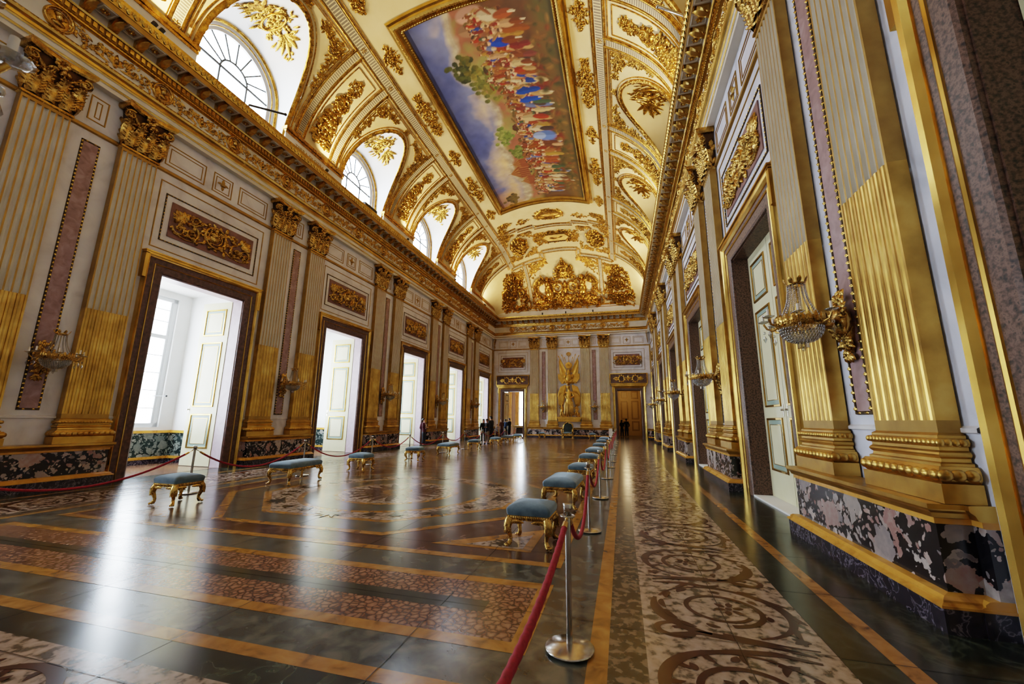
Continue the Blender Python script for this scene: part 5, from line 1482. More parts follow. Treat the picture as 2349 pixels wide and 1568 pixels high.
def put_stool(x,y,rz,w,d,label):
    key=(w,d)
    if key not in PRO: PRO[key]=stool(w,d); o=PRO[key]
    else: o=dup(PRO[key])
    o.location=(x,y,.011); o.rotation_euler=(0,0,rz); nm='bench' if d>.7 else 'stool'
    tag(o,label,nm,'gilded stools with blue velvet seats' if nm=='stool' else 'gilded benches with blue velvet seats')
SQ=(.50,.48); BE=(.54,1.04)
L_=[(-2.93,-28.97,-.02,SQ,'nearest seat of the left row, gilded stool with blue velvet cushion in the window glare'),
    (-2.88,-26.45,.06,BE,'long gilded bench with blue velvet seat, nearest bench of the left row'),
    (-2.80,-24.18,0.02,SQ,'gilded stool with blue velvet cushion, just beyond the nearest left bench'),
    (-2.72,-21.24,.05,SQ,'gilded stool with blue velvet cushion, before the second bench of the left row'),
    (-2.67,-18.50,.03,BE,'long gilded bench with blue velvet seat, second from camera in the left row'),
    (-2.66,-15.45,.05,SQ,'gilded stool with blue velvet cushion, just beyond the second left bench'),
    (-2.60,-12.2,.0,SQ,'gilded stool with blue velvet cushion, third from the far end of the left row'),
    (-2.62,-9.6,.03,BE,'long gilded bench with blue velvet seat, farthest in the left row'),
    (-2.64,-6.95,.0,SQ,'gilded stool with blue velvet cushion, farthest seat of the left row'),
    (-1.98,-1.6,pi/2,SQ,'gilded stool against the far wall, left of the throne'),
    (2.05,-1.7,pi/2,SQ,'gilded stool against the far wall, right of the throne')]
R_=[(3.25,-29.36,-.03,SQ,'nearest seat of the right row, gilded stool with blue velvet cushion beside the first post'),
    (3.30,-26.95,-.03,BE,'gilded bench with blue velvet seat, right row, directly behind the nearest stool'),
    (3.38,-24.75,-.06,SQ,'gilded stool with blue velvet cushion, third seat of the right row'),
    (3.33,-21.9,-.03,SQ,'gilded stool with blue velvet cushion, fourth seat of the right row'),
    (3.33,-19.1,-.03,BE,'gilded bench with blue velvet seat, fifth seat of the right row'),
    (3.32,-15.9,-.02,SQ,'gilded stool with blue velvet cushion, sixth seat of the right row'),
    (3.25,-12.4,.0,SQ,'gilded stool with blue velvet cushion, seventh seat of the right row'),
    (3.25,-9.0,.0,BE,'gilded bench with blue velvet seat, farthest of the right row')]
for x,y,r,k,l in L_+R_: put_stool(x,y,r,k[0],k[1],l)
# ------------------------------------------------------------------ stanchions and ropes
def stanchion():
    e=empty('stanchion'); mb=MB()
    mb.lathe([(0.0,.0),(.155,.0),(.157,.008),(.150,.013),(.05,.024),(.022,.03),(0,.03)],36); mb.build('base_disc',[M['steel']],e)
    mb=MB(); mb.lathe([(.0195,.02),(.0195,.80)],16); mb.lathe([(.0195,.795),(.027,.797),(.032,.865),(.030,.868),(0,.868)],18); mb.build('pole',[M['steel']],e)
    mb=MB(); mb.tube([(.047*cos(2*pi*i/20),.047*sin(2*pi*i/20),.79) for i in range(21)],.0055,6)
    for a in(0,pi/2,pi,-pi/2): mb.tube([(.018*cos(a),.018*sin(a),.79),(.047*cos(a),.047*sin(a),.79)],.006,6)
    mb.build('ring',[M['steel']],e); return e
RP=[(3.95,-31.48),(3.86,-28.62),(3.88,-26.23),(3.91,-23.52),(3.92,-20.98),(3.93,-19.13),(3.91,-16.1),(3.88,-12.9),(3.88,-9.9),(3.87,-7.0),(3.9,-4.2)]
LPp=[(-3.64,-28.25),(-3.49,-25.58),(-3.36,-22.86),(-3.30,-20.6),(-3.28,-17.75),(-3.2,-15.4),(-3.2,-12.7),(-3.15,-10.6),(-3.1,-8.6),(-3.05,-5.9)]
OR2=['nearest','second','third','fourth','fifth','sixth','seventh','eighth','ninth','tenth','eleventh']
st=stanchion(); first_s=True
for P_,sd in((RP,'right'),(LPp,'left')):
    for i,(x,y) in enumerate(P_):
        o=st if first_s else dup(st); first_s=False
        o.location=(x,y,.010); o.rotation_euler=(0,0,.15*i)
        tag(o,('steel rope post, %s of the %s-hand row from the camera'%(OR2[i],sd)) if i else 'steel rope post nearest the camera in the %s-hand row'%sd,'rope post','steel rope posts')
def rope_thing(a,b,sag,label,near=False):
    A=Vector((a[0],a[1],.79));B=Vector((b[0],b[1],.79)); d=(B-A).normalized(); A=A+d*.05;B=B-d*.05
    e=empty('barrier_rope',(A.x,A.y,0)); O=Vector((A.x,A.y,0))
    n=220 if near else 40
    def P(t): return A+(B-A)*t+Vector((0,0,-sag*4*t*(1-t)))-O
    for t0,t1 in((0,.035),(1-.035,1)):
        pass
    L=(B-A).length; t0=.10/L
    mb=MB(); rows=[]
    for i in range(n+1):
        t=t0+(1-2*t0)*i/n; p=P(t); tan=(P(min(1,t+.01))-P(max(0,t-.01))).normalized(); u=tan.cross(Vector((0,0,1))).normalized(); w=tan.cross(u)
        m=18 if near else 9; row=[]
        for j in range(m):
            an=2*pi*j/m; rr=.0165*(1+.2*abs(cos(1.5*(an)+ (L*(t)*42)))-.06) if near else .0165
            row.append(p+u*(rr*cos(an))+w*(rr*sin(an)))
        rows.append(row)
    mb.grid(rows,0,True,closev=True); mb.build('rope',[M['rope']],e)
    mb=MB()
    for ta,tb in((t0*1.25,t0*.55),(1-t0*1.25,1-t0*.55)):
        mb.tube([P(ta),P(tb)],[.0205,.018],12)
        tc_=0 if tb<.5 else 1; mb.tube([P(tb),P(tc_)],.006,6)
        mb.ball(P(tc_),.011,8,6)
    mb.build('rope_end',[M['brass']],e)
    return tag(e,label,'rope','red barrier ropes')
for P_,sd,X0 in((RP,'right',(3.95,-34.0)),(LPp,'left',(-3.72,-31.6))):
    prev=X0; pts=[X0]+P_
    for i in range(len(pts)-1):
        a,b=pts[i],pts[i+1]; L=sqrt((a[0]-b[0])**2+(a[1]-b[1])**2)
        if sd=='right': sag=.42 if i else .16
        else: sag=.42 if i<3 else .36
        if sd=='left' and i==0: sag=.44
        rope_thing(a,b,sag*min(1,L/2.6) ,('red twisted rope hanging between the %s and %s %s-hand posts'%(OR2[i-1],OR2[i],sd)) if i else 'red twisted rope running from the nearest %s-hand post out of the picture'%sd,near=(i<2))
o=dup(st,(X0[0],X0[1],.010),0,'steel rope post at the near end of the left-hand row')
o=dup(st,(3.95,-34.0,.010),0,'steel rope post at the near end of the right-hand row')
# notice on a stand
e=empty('notice_stand',(3.62,-8.0,.01),0,'upright white notice card among the right-hand posts','sign')
mb=MB(); mb.box(-.11,.11,-.006,.006,.45,.95); mb.build('notice_card',[M['paper']],e)
mb=MB(); mb.lathe([(0,0),(.12,0),(.12,.012),(.012,.02),(.012,.5),(0,.5)],14,(0,.02,0)); mb.build('stand',[M['steel']],e)
# ------------------------------------------------------------------ crystal wall sconces
def sconce():
    e=empty('wall_sconce'); zc=2.55; rn=random.Random(9)
    # bracket: carved leafy console at the wall
    mb=MB(); Mp=wmap(.03,zc)
    mb.ball((.10,0,zc),(.09,.13,.17),10,8); mb.tube([(.05,0,zc-.02),(.05,.0,zc-.2),(.04,0,zc-.36)],[.09,.06,.02],8)
    for q in range(80):
        v=rn.uniform(-.38,.3); w_=.15*(1-abs(v)/.5); leaf(mb,lambda u,v_,h:(.05+.09*(1-min(1,abs(v_)/.42))+h,u,zc+v_),rn.uniform(-w_,w_),v,(-pi/2 if v<0 else pi/2)+rn.uniform(-.9,.9),.10,.045,.05,bend=rn.uniform(-1,1))
    for q in(-1,1): scroll(mb,lambda u,v,h:(.1+h,u,zc+v),q*.08,.05,.07,pi/2,1.2,q,.03,.06)
    mb.build('wall_bracket',[M['goldo']],e)
    cx=.50
    mb=MB(); mb.tube([(.12,0,zc-.02),(.22,0,zc-.06),(.32,0,zc-.03),(cx-.2,0,zc)],[.035,.03,.028,.03],8)
    mb.build('arm',[M['goldo']],e)
    # main ring of leaves
    mb=MB(); rows=[]
    for r,z in((.205,-.055),(.225,-.02),(.235,.03),(.225,.05),(.20,.05),(.19,-.05)): rows.append([(cx+r*cos(2*pi*j/28),r*sin(2*pi*j/28),zc+z) for j in range(28)])
    mb.grid(rows,0,True,closev=True)
    for j in range(20):
        a=2*pi*j/20; Mq=lambda u,v,h,a=a:(cx+(.225+h)*cos(a)-u*sin(a),(.225+h)*sin(a)+u*cos(a),zc+v)
        leaf(mb,Mq,0,-.04,pi/2,.13,.06,.03); rosette(mb,Mq,0,0,.035,6,.03)
    mb.build('ring',[M['goldo']],e)
    # crystal basket
    mb=MB()
    for i in range(7):
        t=i/6; r=.205*cos(t*1.25)+.0; z=-.07-.15*sin(t*1.35); n=max(6,int(2*pi*r/.034))
        for j in range(n):
            a=2*pi*(j+.5*(i%2))/n; mb.ball((cx+r*cos(a),r*sin(a),zc+z),(.0165,.0165,.021),6,4)
    tag(mb.build('crystal_basket',[M['crystal']],e),kind='stuff')
    mb=MB(); mb.lathe([(0.03,.0),(.055,-.01),(.06,-.075),(.0,-.085)],8,(cx,0,zc-.215),smooth=False); mb.ball((cx,0,zc-.30),(.018,.018,.03),6,5)
    mb.build('crystal_finial',[M['crystal']],e)
    # crown and chains
    mb=MB(); zt=zc+.44
    mb.lathe([(.075,0),(.09,.012),(.095,.03),(.085,.034),(.08,.01)],18,(cx,0,zt))
    for j in range(8):
        a=2*pi*j/8; Mq=lambda u,v,h,a=a:(cx+(.09+h+v*.5)*cos(a)-u*sin(a),(.09+h+v*.5)*sin(a)+u*cos(a),zt+.02+v)
        leaf(mb,Mq,0,0,pi/2,.075,.05,.01)
    mb.tube([(cx,0,zc),(cx,0,zt)],.008,6,0)
    mb.build('crown',[M['goldo']],e)
    mb=MB()
    for j in range(14):
        a=2*pi*j/14
        for i in range(16):
            t=i/15; r=.085+(.20-.085)*t**2.2; z=zt-(zt-zc-.06)*t
            mb.ball((cx+r*cos(a),r*sin(a),z),(.010,.010,.014),5,4)
    tag(mb.build('bead_chains',[M['crystal']],e),kind='stuff')
    # candle branches
    for j in range(8):
        a=pi/8+2*pi*j/8
        if cos(a)<-.8: continue
        b=MB(); R=.36 if j%2 else .40; ca,sa=cos(a),sin(a)
        b.tube([(cx+.2*ca,.2*sa,zc-.01),(cx+.27*ca,.27*sa,zc-.06),(cx+(R-.03)*ca,(R-.03)*sa,zc-.03),(cx+R*ca,R*sa,zc+.03)],[.016,.013,.012,.012],7)
        o=b.build('branch',[M['goldo']],e)
        b=MB(); b.lathe([(.01,0),(.045,.01),(.065,.025),(.06,.028),(.0,.02)],12,(cx+R*ca,R*sa,zc+.035)); b.build('drip_pan',[M['crystal']],o)
        b=MB(); b.lathe([(.013,.05),(.013,.135),(0,.14)],9,(cx+R*ca,R*sa,zc+.01)); b.build('candle',[M['candle']],o)
        b=MB(); b.ball((cx+R*ca,R*sa,zc-.075),(.016,.016,.02),6,4); b.lathe([(0,-.05),(.022,0),(0,.05)],5,(cx+R*ca,R*sa,zc-.15),smooth=False); b.build('pendant',[M['crystal']],o)
    return e
sc0=sconce(); fs=True
for side in(-1,1,0):
    for i,t in enumerate(PK if side else FPX):
        o=sc0 if fs else dup(sc0); fs=False; place(o,side,t)
        tag(o,('gilt crystal sconce on the %s wall within the %s pilaster pair'%(SN[side],ORD[i])) if side else 'gilt sconce with crystal basket on the far wall, %s of the statue group'%('left','right')[i],'wall lamp','crystal wall sconces')
o=dup(sc0,(2.16,-LEN,.05),pi/2,'blurred crystal sconce very close to the lens at the upper left corner')
# ------------------------------------------------------------------ spotlights on the cornice
def spot_thing(loc,aim,label,power,n=1,box=False):
    e=empty('spotlight',loc,0,label,'spotlight','small black spotlights on the cornice')
    mb=MB(); mb.lathe([(0,-.09),(.05,-.09),(.06,-.05),(.062,.08),(.055,.085),(0,.06)],12); o=mb.build('lamp_housing',[M['black']],e)
    d=(Vector(aim)-Vector(loc)); q=d.to_track_quat('Z','Y'); o.rotation_euler=q.to_euler(); o.location=(0,0,.12)
    if n>1:
        o2=o.copy(); C.objects.link(o2); o2.parent=e; o2.location=(.02,.16,.10)
    mb=MB(); mb.box(-.05,.05,-.06,.06,0,.02); mb.tube([(0,.055,0),(0,.055,.13)],.008,6); mb.tube([(0,-.055,0),(0,-.055,.13)],.008,6); mb.build('bracket',[M['black']],e)
    if power:
        L=D.lights.new('spot_lamp','SPOT'); L.energy=power; L.color=(1,.77,.46); L.spot_size=radians(120); L.spot_blend=.9; L.shadow_soft_size=.05
        l=D.objects.new('lamp_light',L); C.objects.link(l); l.parent=e; l.location=Vector((0,0,.14))+d.normalized()*.11; l.rotation_euler=d.to_track_quat('-Z','Y').to_euler()
    return e
# ------------------------------------------------------------------ figures
def skin_mesh(name,J,B,mats,parent=None,sub=1,root=0,loc=None):
    """J: list of (x,y,z,r) ; B: edges ; one continuous skin surface"""
    me=D.meshes.new(name+'_cage'); me.from_pydata([j[:3] for j in J],B,[]); o=D.objects.new(name,me); C.objects.link(o)
    o.modifiers.new('skin','SKIN'); 
    if not me.skin_vertices: 
        bpy.context.view_layer.objects.active=o
    for i,sv in enumerate(me.skin_vertices[0].data):
        r=J[i][3]; sv.radius=(r,r) if not isinstance(r,tuple) else r; sv.use_root=(i==root)
    m=o.modifiers.new('sub','SUBSURF'); m.levels=sub; m.render_levels=sub
    dg=bpy.context.evaluated_depsgraph_get(); dg.update()
    m2=D.meshes.new_from_object(o.evaluated_get(dg)); D.objects.remove(o); D.meshes.remove(me)
    m2.name=name; m2.materials.clear()
    for q in (mats if isinstance(mats,list) else [mats]): m2.materials.append(q)
    m2.polygons.foreach_set('use_smooth',[True]*len(m2.polygons))
    o=D.objects.new(name,m2); C.objects.link(o)
    if parent: o.parent=parent
    if loc: o.location=loc
    return o
SKIN=pm('skin',['#b98667'],rough=.5)
HAIR={'d':flat('dark_hair','#1c1310',.6),'b':flat('brown_hair','#4a3020',.6)}
def cloth(n,h): return D.materials.get(n) or flat(n,h,.85)
def person(loc,rz,h,label,jacket,trouser,hair='d',long=False,arms='down',lookup=0.0,shirt=None,stride=0.0,shoes='#1a1a1a'):
    """faces local -y; unit proportions scaled by h"""
    e=empty('person',loc,rz,label,'person')
    def s(j): return (j[0]*h,j[1]*h,j[2]*h,(j[3][0]*h,j[3][1]*h) if isinstance(j[3],tuple) else j[3]*h)
    hy=-.02-lookup*-.03
    J=[(0,0,.53,.058),(0,.005,.63,.052),(0,0,.75,.06),(0,.0,.82,.036),(0,-.005,.855,.030),(0,-.012+lookup*.02,.90,.043),(0,-.012+lookup*.05,.945,.047),(0,-.01+lookup*.07,.975,.030)]
    B=[(i,i+1) for i in range(7)]
    def A(*j): J.append(j); return len(J)-1
    nose=A(0,-.062+lookup*.03,.917+lookup*.02,.010); B.append((6,nose))
    arm_pts=[]
    for sx in(-1,1):
        sh=A(sx*.085,0,.80,.040); B.append((2,sh))
        if arms=='down': el,wr,ha=(sx*.125,.01,.635),(sx*.125,-.03,.49),(sx*.122,-.04,.455)
        elif arms=='front': el,wr,ha=(sx*.125,.0,.64),(sx*.05,-.115,.66),(sx*.025,-.14,.665)
        elif arms=='pocket': el,wr,ha=(sx*.15,.03,.64),(sx*.11,-.03,.53),(sx*.10,-.045,.50)
        e1=A(*el,.027); w1=A(*wr,.018); h1=A(*ha,.020); B+=[(sh,e1),(e1,w1),(w1,h1)]
        arm_pts.append(((sx*.085,0,.80),el,wr,sx))
        d=Vector(ha)-Vector(wr); d.normalize(); sd=d.cross(Vector((0,0,1)) if abs(d.z)<.8 else Vector((0,1,0))).normalized()
        for q,L in((-1.2,.038),(-.4,.046),(.4,.048),(1.2,.040)):
            b=Vector(ha)+d*.018+sd*(.009*q); f1=A(*b,.0058); f2=A(*(b+d*L*.6+Vector((0,0,-.006))),.0052); B+=[(h1,f1),(f1,f2)]
        t=Vector(ha)-d*.004-sd*.02*sx+d*.02; t1=A(*t,.006); B.append((h1,t1))
    for sx in(-1,1):
        st=stride*sx; hp=A(sx*.045,0,.49,.048); k=A(sx*.055,-.012+st*.5,.28,.034); a=A(sx*.058,.012+st,.05,.026); t=A(sx*.065,-.065+st,.022,.022)
        B+=[(0,hp),(hp,k),(k,a),(a,t)]
    skin_mesh('body',[s(j) for j in J],B,SKIN,e,1)
    # jacket
    jm=cloth(jacket[0],jacket[1])
    K=[(0,0,.44,.088),(0,0,.50,.092),(0,.005,.63,.082),(0,0,.75,.088),(0,.004,.815,.056),(0,0,.848,.036)]; KB=[(0,1),(1,2),(2,3),(3,4),(4,5)]
    for (sh,el,wr,sx) in arm_pts:
        i=len(K); wv=Vector(el)+(Vector(wr)-Vector(el))*.86; K+=[(sh[0]*1.1,sh[1],sh[2]-.005,.052),(*el,.038),(*wv,.027)]; KB+=[(3,i),(i,i+1),(i+1,i+2)]
    jk=skin_mesh('jacket',[s(j) for j in K],KB,jm,e,1); 
    if shirt:
        mb=MB(); mb.ball((0,-.052*h,.70*h),(.04*h,.034*h,.12*h),10,8); mb.build('shirt',[cloth(*shirt)],e)
    K=[(0,0,.54,.074),(0,0,.49,.082)]; KB=[(0,1)]
    for sx in(-1,1):
        st=stride*sx; i=len(K); K+=[(sx*.048,0,.44,.062),(sx*.055,-.012+st*.5,.28,.048),(sx*.058,.008+st,.05,.038)]; KB+=[(1,i),(i,i+1),(i+1,i+2)]
    skin_mesh('trousers',[s(j) for j in K],KB,cloth(*trouser),e,1)
    for sx in(-1,1):
        mb=MB(); st=stride*sx; mb.ball((sx*.062*h,(-.03+st)*h,.022*h),(.030*h,.070*h,.024*h),10,6); mb.build('shoe',[cloth('shoe'+shoes[1:],shoes)],e)
    mb=MB(); hy=(-.0+lookup*.055)*h
    rows=[]
    for i in range(9):
        a=pi*i/8*.5; rows.append([((.056*sin(a))*h*cos(2*pi*j/14),hy+.064*sin(a)*h*sin(2*pi*j/14),(.936+.062*cos(a))*h) for j in range(14)])
    mb.grid(rows,0,True,closev=True)
    mb.ball((0,hy+.03*h,.925*h),(.050*h,.036*h,.05*h),10,7)
    if long: mb.ball((0,hy+.045*h,.87*h),(.055*h,.03*h,.09*h),10,7)
    mb.build('hair',[HAIR[hair]],e)
    mb=MB()
    for sx in(-1,1): mb.ball((sx*.02*h,(-.055+lookup*.055)*h,(.935+lookup*.015)*h),(.006*h,.004*h,.005*h),6,5)
    mb.build('eyes',[M['black']],e)
    return e
def backpack(p,rz,h,label,col):
    e=empty('backpack',p,rz,label,'backpack'); m=cloth(*col)
    mb=MB(); mb.ball((0,.115*h,.70*h),(.085*h,.055*h,.125*h),12,10); mb.ball((0,.155*h,.655*h),(.06*h,.03*h,.06*h),10,8); mb.build('bag',[m],e)
    mb=MB()
    for sx in(-1,1): mb.tube([(sx*.055*h,.09*h,.80*h),(sx*.062*h,.03*h,.845*h),(sx*.065*h,-.055*h,.80*h),(sx*.075*h,-.085*h,.72*h),(sx*.07*h,-.03*h,.62*h),(sx*.06*h,.08*h,.60*h)],.011*h,6)
    mb.build('strap',[m],e); return e
P=person((-6.12,-14.03,.01),pi/2,1.47,'woman in maroon jacket and dark jeans looking up, standing by the third nearest left doorway',('maroon_jacket','#4a1622'),('dark_jeans','#161c2a'),'d',False,'front',.9,('white_shirt','#c9c4c2'))
backpack((-6.12,-14.03,.01),pi/2,1.47,'maroon backpack worn by the woman looking up',('maroon_bag','#5a1a2a'))
person((-3.6,-10.72,.01),-.5,1.48,'man in navy sweater and khaki trousers looking down at his hands',('navy_sweater','#10141f'),('khaki_trousers','#7a6650'),'d',False,'front',-.4,None,.03)
person((-3.7,-9.7,.01),-1.9,1.66,'tall man in black sweater standing behind the khaki-trousered man',('black_sweater','#0d0d10'),('black_trousers','#15151a'),'d',False,'front',-.2)
person((-3.98,-10.35,.01),.3,1.47,'dark-haired visitor in black coat half hidden behind the man in khaki trousers',('black_coat','#0b0c10'),('black_trousers','#15151a'),'d',True,'down',0)
person((-5.05,-4.0,.01),.9,1.1,'person in pale grey jacket, lowest head of the group by the far left door',('grey_jacket','#8a8c94'),('maroon_trousers','#3a1a20'),'b',False,'front',0)
person((-4.86,-3.5,.01),-2.2,1.5,'person in brown jacket in the group by the far left door',('brown_jacket','#4a2418'),('maroon_trousers','#3a1a20'),'b',True,'front',0)
person((-4.71,-2.9,.01),-2.6,1.5,'person in navy jacket with blue backpack by the far left door',('navy_jacket','#141a2c'),('dark_jeans','#161c2a'),'d',False,'front',0)
backpack((-4.71,-2.9,.01),-2.6,1.5,'blue backpack worn by the person in navy jacket',('blue_bag','#24406a'))
person((-4.55,-2.3,.01),-2.0,1.58,'dark-clothed person nearest the wooden desk by the far left door',('charcoal_jacket','#14141a'),('black_trousers','#15151a'),'d',False,'front',0)
person((4.70,4.0,.01),pi+.1,1.66,'man in black jacket and blue jeans seen from behind in the far right doorway',('black_jacket','#08080a'),('blue_jeans','#2a3d63'),'d',False,'pocket',0,None,.02,'#8a8a8a')
person((4.30,3.9,.01),pi-.5,1.55,'woman in dark top and jeans, left of the man in the far right doorway',('dark_top','#0d0c10'),('blue_jeans','#2a3d63'),'d',True,'front',0,None,.02,'#8a8a8a')
# wooden desk
e=empty('desk',(-4.4,1.2,.01),0,'gilded wooden desk in the far left doorway','desk')
mb=MB(); mb.box(-.75,.75,-.35,.35,.86,.92,0); mb.box(-.70,.70,-.31,.31,.76,.86,0); mb.build('desk_top',[M['goldm']],e)
for sx in(-1,1):
    for sy in(-1,1):
        mb=MB(); mb.tube([(sx*.64,sy*.26,.78),(sx*.63,sy*.255,.5),(sx*.64,sy*.26,.25),(sx*.64,sy*.26,0)],[.05,.035,.03,.025],8); mb.build('leg',[M['goldm']],e)
mb=MB(); mb.box(-.6,.6,-.2,.2,.2,.26,0); mb.box(-.55,.55,.22,.26,.26,.76,0); mb.build('panel',[M['darkwood']],e)
# ------------------------------------------------------------------ throne
e=empty('throne',(.03,-1.0,.01),0,'gilded throne with round-arched back and dark green upholstery against the far wall','chair')
W2=.40
def arch_pts(w,z0,zs,n=16): return [(-w,z0)]+[(-w*cos(pi*i/n),zs+w*sin(pi*i/n)) for i in range(n+1)]+[(w,z0)]
mb=MB(); ap_=arch_pts(W2,.40,.86); mb.tube([(x,.36,z) for x,z in ap_],.045,8); rnn=random.Random(2)
for i in range(26):
    a=pi*i/25; x,z=-W2*cos(a),.86+W2*sin(a); leaf(mb,lambda u,v,h:(u,.32-h,v),x,z,rnn.random()*6.3,.1,.05,.04)
mb.build('back_frame',[M['goldo']],e)
mb=MB(); pts=arch_pts(W2-.03,.42,.86); vs=[(x,.36,z) for x,z in pts]; mb.add(vs,[tuple(range(len(vs)))],0); mb.grid([[(x*.97,.33,z) for x,z in pts],[(x*.6,.29,.42+(z-.42)*.8) for x,z in pts]],0,True); vs=[(x*.6,.29,.42+(z-.42)*.8) for x,z in pts]; mb.add(vs,[tuple(range(len(vs)))],0); mb.build('backrest',[pm('dark_green_velvet',[(.3,'#1c2622'),(.7,'#2d3a34')],8,.7,sheen=.6)],e)
mb=MB(); mb.box(-.36,.36,-.28,.34,.36,.46,0); mb.ball((0,.02,.45),(.34,.29,.06),14,8); mb.build('seat',[M['velvet']],e)
mb=MB(); mb.box(-.42,.42,-.33,.38,.27,.37,0)
for i in range(30): leaf(mb,lambda u,v,h:(u,-.33-h,v),rnn.uniform(-.4,.4),rnn.uniform(.28,.36),rnn.random()*6.3,.1,.05,.03)
mb.build('seat_rail',[M['goldo']],e)
for sx in(-1,1):
    mb=MB(); mb.tube([(sx*.42,.34,.72),(sx*.44,.0,.68),(sx*.44,-.28,.66),(sx*.44,-.34,.60),(sx*.42,-.33,.5),(sx*.41,-.3,.36)],[.04,.04,.05,.06,.045,.05],8); mb.ball((sx*.44,-.33,.66),(.06,.06,.08),8,6); mb.build('armrest',[M['goldo']],e)
    for sy in(-.30,.34):
        mb=MB(); mb.tube([(sx*.39,sy,.30),(sx*.43,sy-.02,.2),(sx*.4,sy,.08),(sx*.42,sy-.03,.02)],[.055,.05,.035,.045],8); mb.build('leg',[M['goldo']],e)
mb=MB(); mb.box(-.5,.5,-.5,.42,0,.03,0); mb.build('footboard',[M['goldm']],e)
SG=pm('statue_gilding',[(.3,'#b98a34'),(.7,'#dcae50')],4,.38,.75)
# ------------------------------------------------------------------ gilded victory group on the far wall
sg=empty('statue_group',label='large gilded winged figure with flags and shields above the throne on the far wall',cat='statue'); place(sg,0,.07)
mb=MB()
for (n,z0,z1,w) in((.42,1.62,1.72,1.04),(.36,1.52,1.62,.98),(.30,1.38,1.52,.92),(.36,1.33,1.38,.96)): mb.box(0,n,-w,w,z0,z1)
bead_line(mb,wmap(.30,1.45),(-.9,0),(.9,0),.1,(.04,.05),.03); rn=random.Random(8)
mb.build('console',[SG],sg)
X=.24
J=[(X,0,2.95,.19),(X+.02,.02,3.25,.17),(X,.02,3.62,.21),(X,.0,3.95,.12),(X+.02,-.02,4.05,.085),(X+.06,-.03,4.2,.19),(X+.06,-.03,4.36,.19),
 (X+.02,.28,3.8,.09),(X+.08,.42,3.45,.075),(X+.22,.18,3.3,.06),(X+.26,.02,3.36,.055),
 (X+.02,-.28,3.8,.09),(X+.08,-.44,3.5,.075),(X+.22,-.38,3.72,.06),(X+.26,-.46,3.9,.055),
 (X+.02,.13,2.75,.16),(X+.12,.16,2.35,.12),(X+.06,.16,1.95,.09),(X+.16,.17,1.84,.06),
 (X,-.13,2.75,.16),(X+.03,-.16,2.35,.12),(X,-.16,1.95,.09),(X+.1,-.17,1.84,.06)]
B=[(0,1),(1,2),(2,3),(3,4),(4,5),(5,6),(2,7),(7,8),(8,9),(9,10),(2,11),(11,12),(12,13),(13,14),(0,15),(15,16),(16,17),(17,18),(0,19),(19,20),(20,21),(21,22)]
skin_mesh('winged_figure',J,B,SG,sg,2)
mb=MB()
for e_ in(-1,1):
    for q in range(11):
        t=q/10; u0,z0=e_*(.26+.48*sin(t*1.6)),4.42-.22*t
        leaf(mb,lambda u,v,h:(.08+h,u,v),u0,z0,-pi/2-e_*(-.25+.1*t),1.95-.5*t,.24,.09,bend=-e_*.15)
    for q in range(9): leaf(mb,lambda u,v,h:(.14+h,u,v),e_*(.28+.06*q),4.42-.02*q*q*.3,-pi/2+e_*.25,.7,.18,.08)
mb.build('wings',[SG],sg)
mb=MB()   # drapery
for q in range(16):
    u=-.3+.04*q; leaf(mb,lambda a,b,h:(.27+.1*cos((a)*3)+h,a,b),u,3.0,-pi/2+rn.uniform(-.12,.12),1.15,.14,.09,bend=rn.uniform(-.2,.2))
stem(mb,lambda a,b,h:(.34+h,a,b),[(-.3,3.5),(-.1,3.2),(.1,3.0),(.32,2.85)],.16,.2,.1)
mb.build('drapery',[M['gold']],sg)
mb=MB(); mb.ball((.28,-.03,4.5),(.17,.16,.13),10,7); mb.build('hair',[M['goldo']],sg)
for e_ in(-1,1):
    cx=e_*.62; k=.5
    J=[(.2,cx,2.25,.11),(.2,cx,2.5,.11),(.2,cx,2.62,.05),(.22,cx,2.74,.10),(.22,cx,2.82,.08),(.22,cx+.15,2.42,.05),(.3,cx+.1,2.25,.045),(.22,cx-.15,2.42,.05),(.3,cx-.2,2.55,.045),(.25,cx+.08,2.05,.08),(.25,cx+.1,1.85,.05),(.22,cx-.08,2.05,.08),(.22,cx-.12,1.85,.05)]
    skin_mesh('cherub',J,[(0,1),(1,2),(2,3),(3,4),(1,5),(5,6),(1,7),(7,8),(0,9),(9,10),(0,11),(11,12)],SG,sg,1)
mb=MB()   # armour bust
foliage(mb,wmap(.09,0),lambda v:.55,4.55,5.1,60,.3,.12,rnd=rn)
mb.ball((.2,0,5.0),(.2,.27,.36),12,9); mb.ball((.22,0,5.42),(.16,.16,.2),10,8); mb.ball((.2,0,5.6),(.1,.09,.14),8,6); mb.ball((.16,-.3,5.15),(.12,.14,.16),8,6); mb.ball((.16,.3,5.15),(.12,.14,.16),8,6)
for q in range(9): leaf(mb,lambda a,b,h:(.28+h,a,b),-.24+.06*q,4.85,-pi/2,.3,.09,.06)
mb.build('armour',[SG],sg)
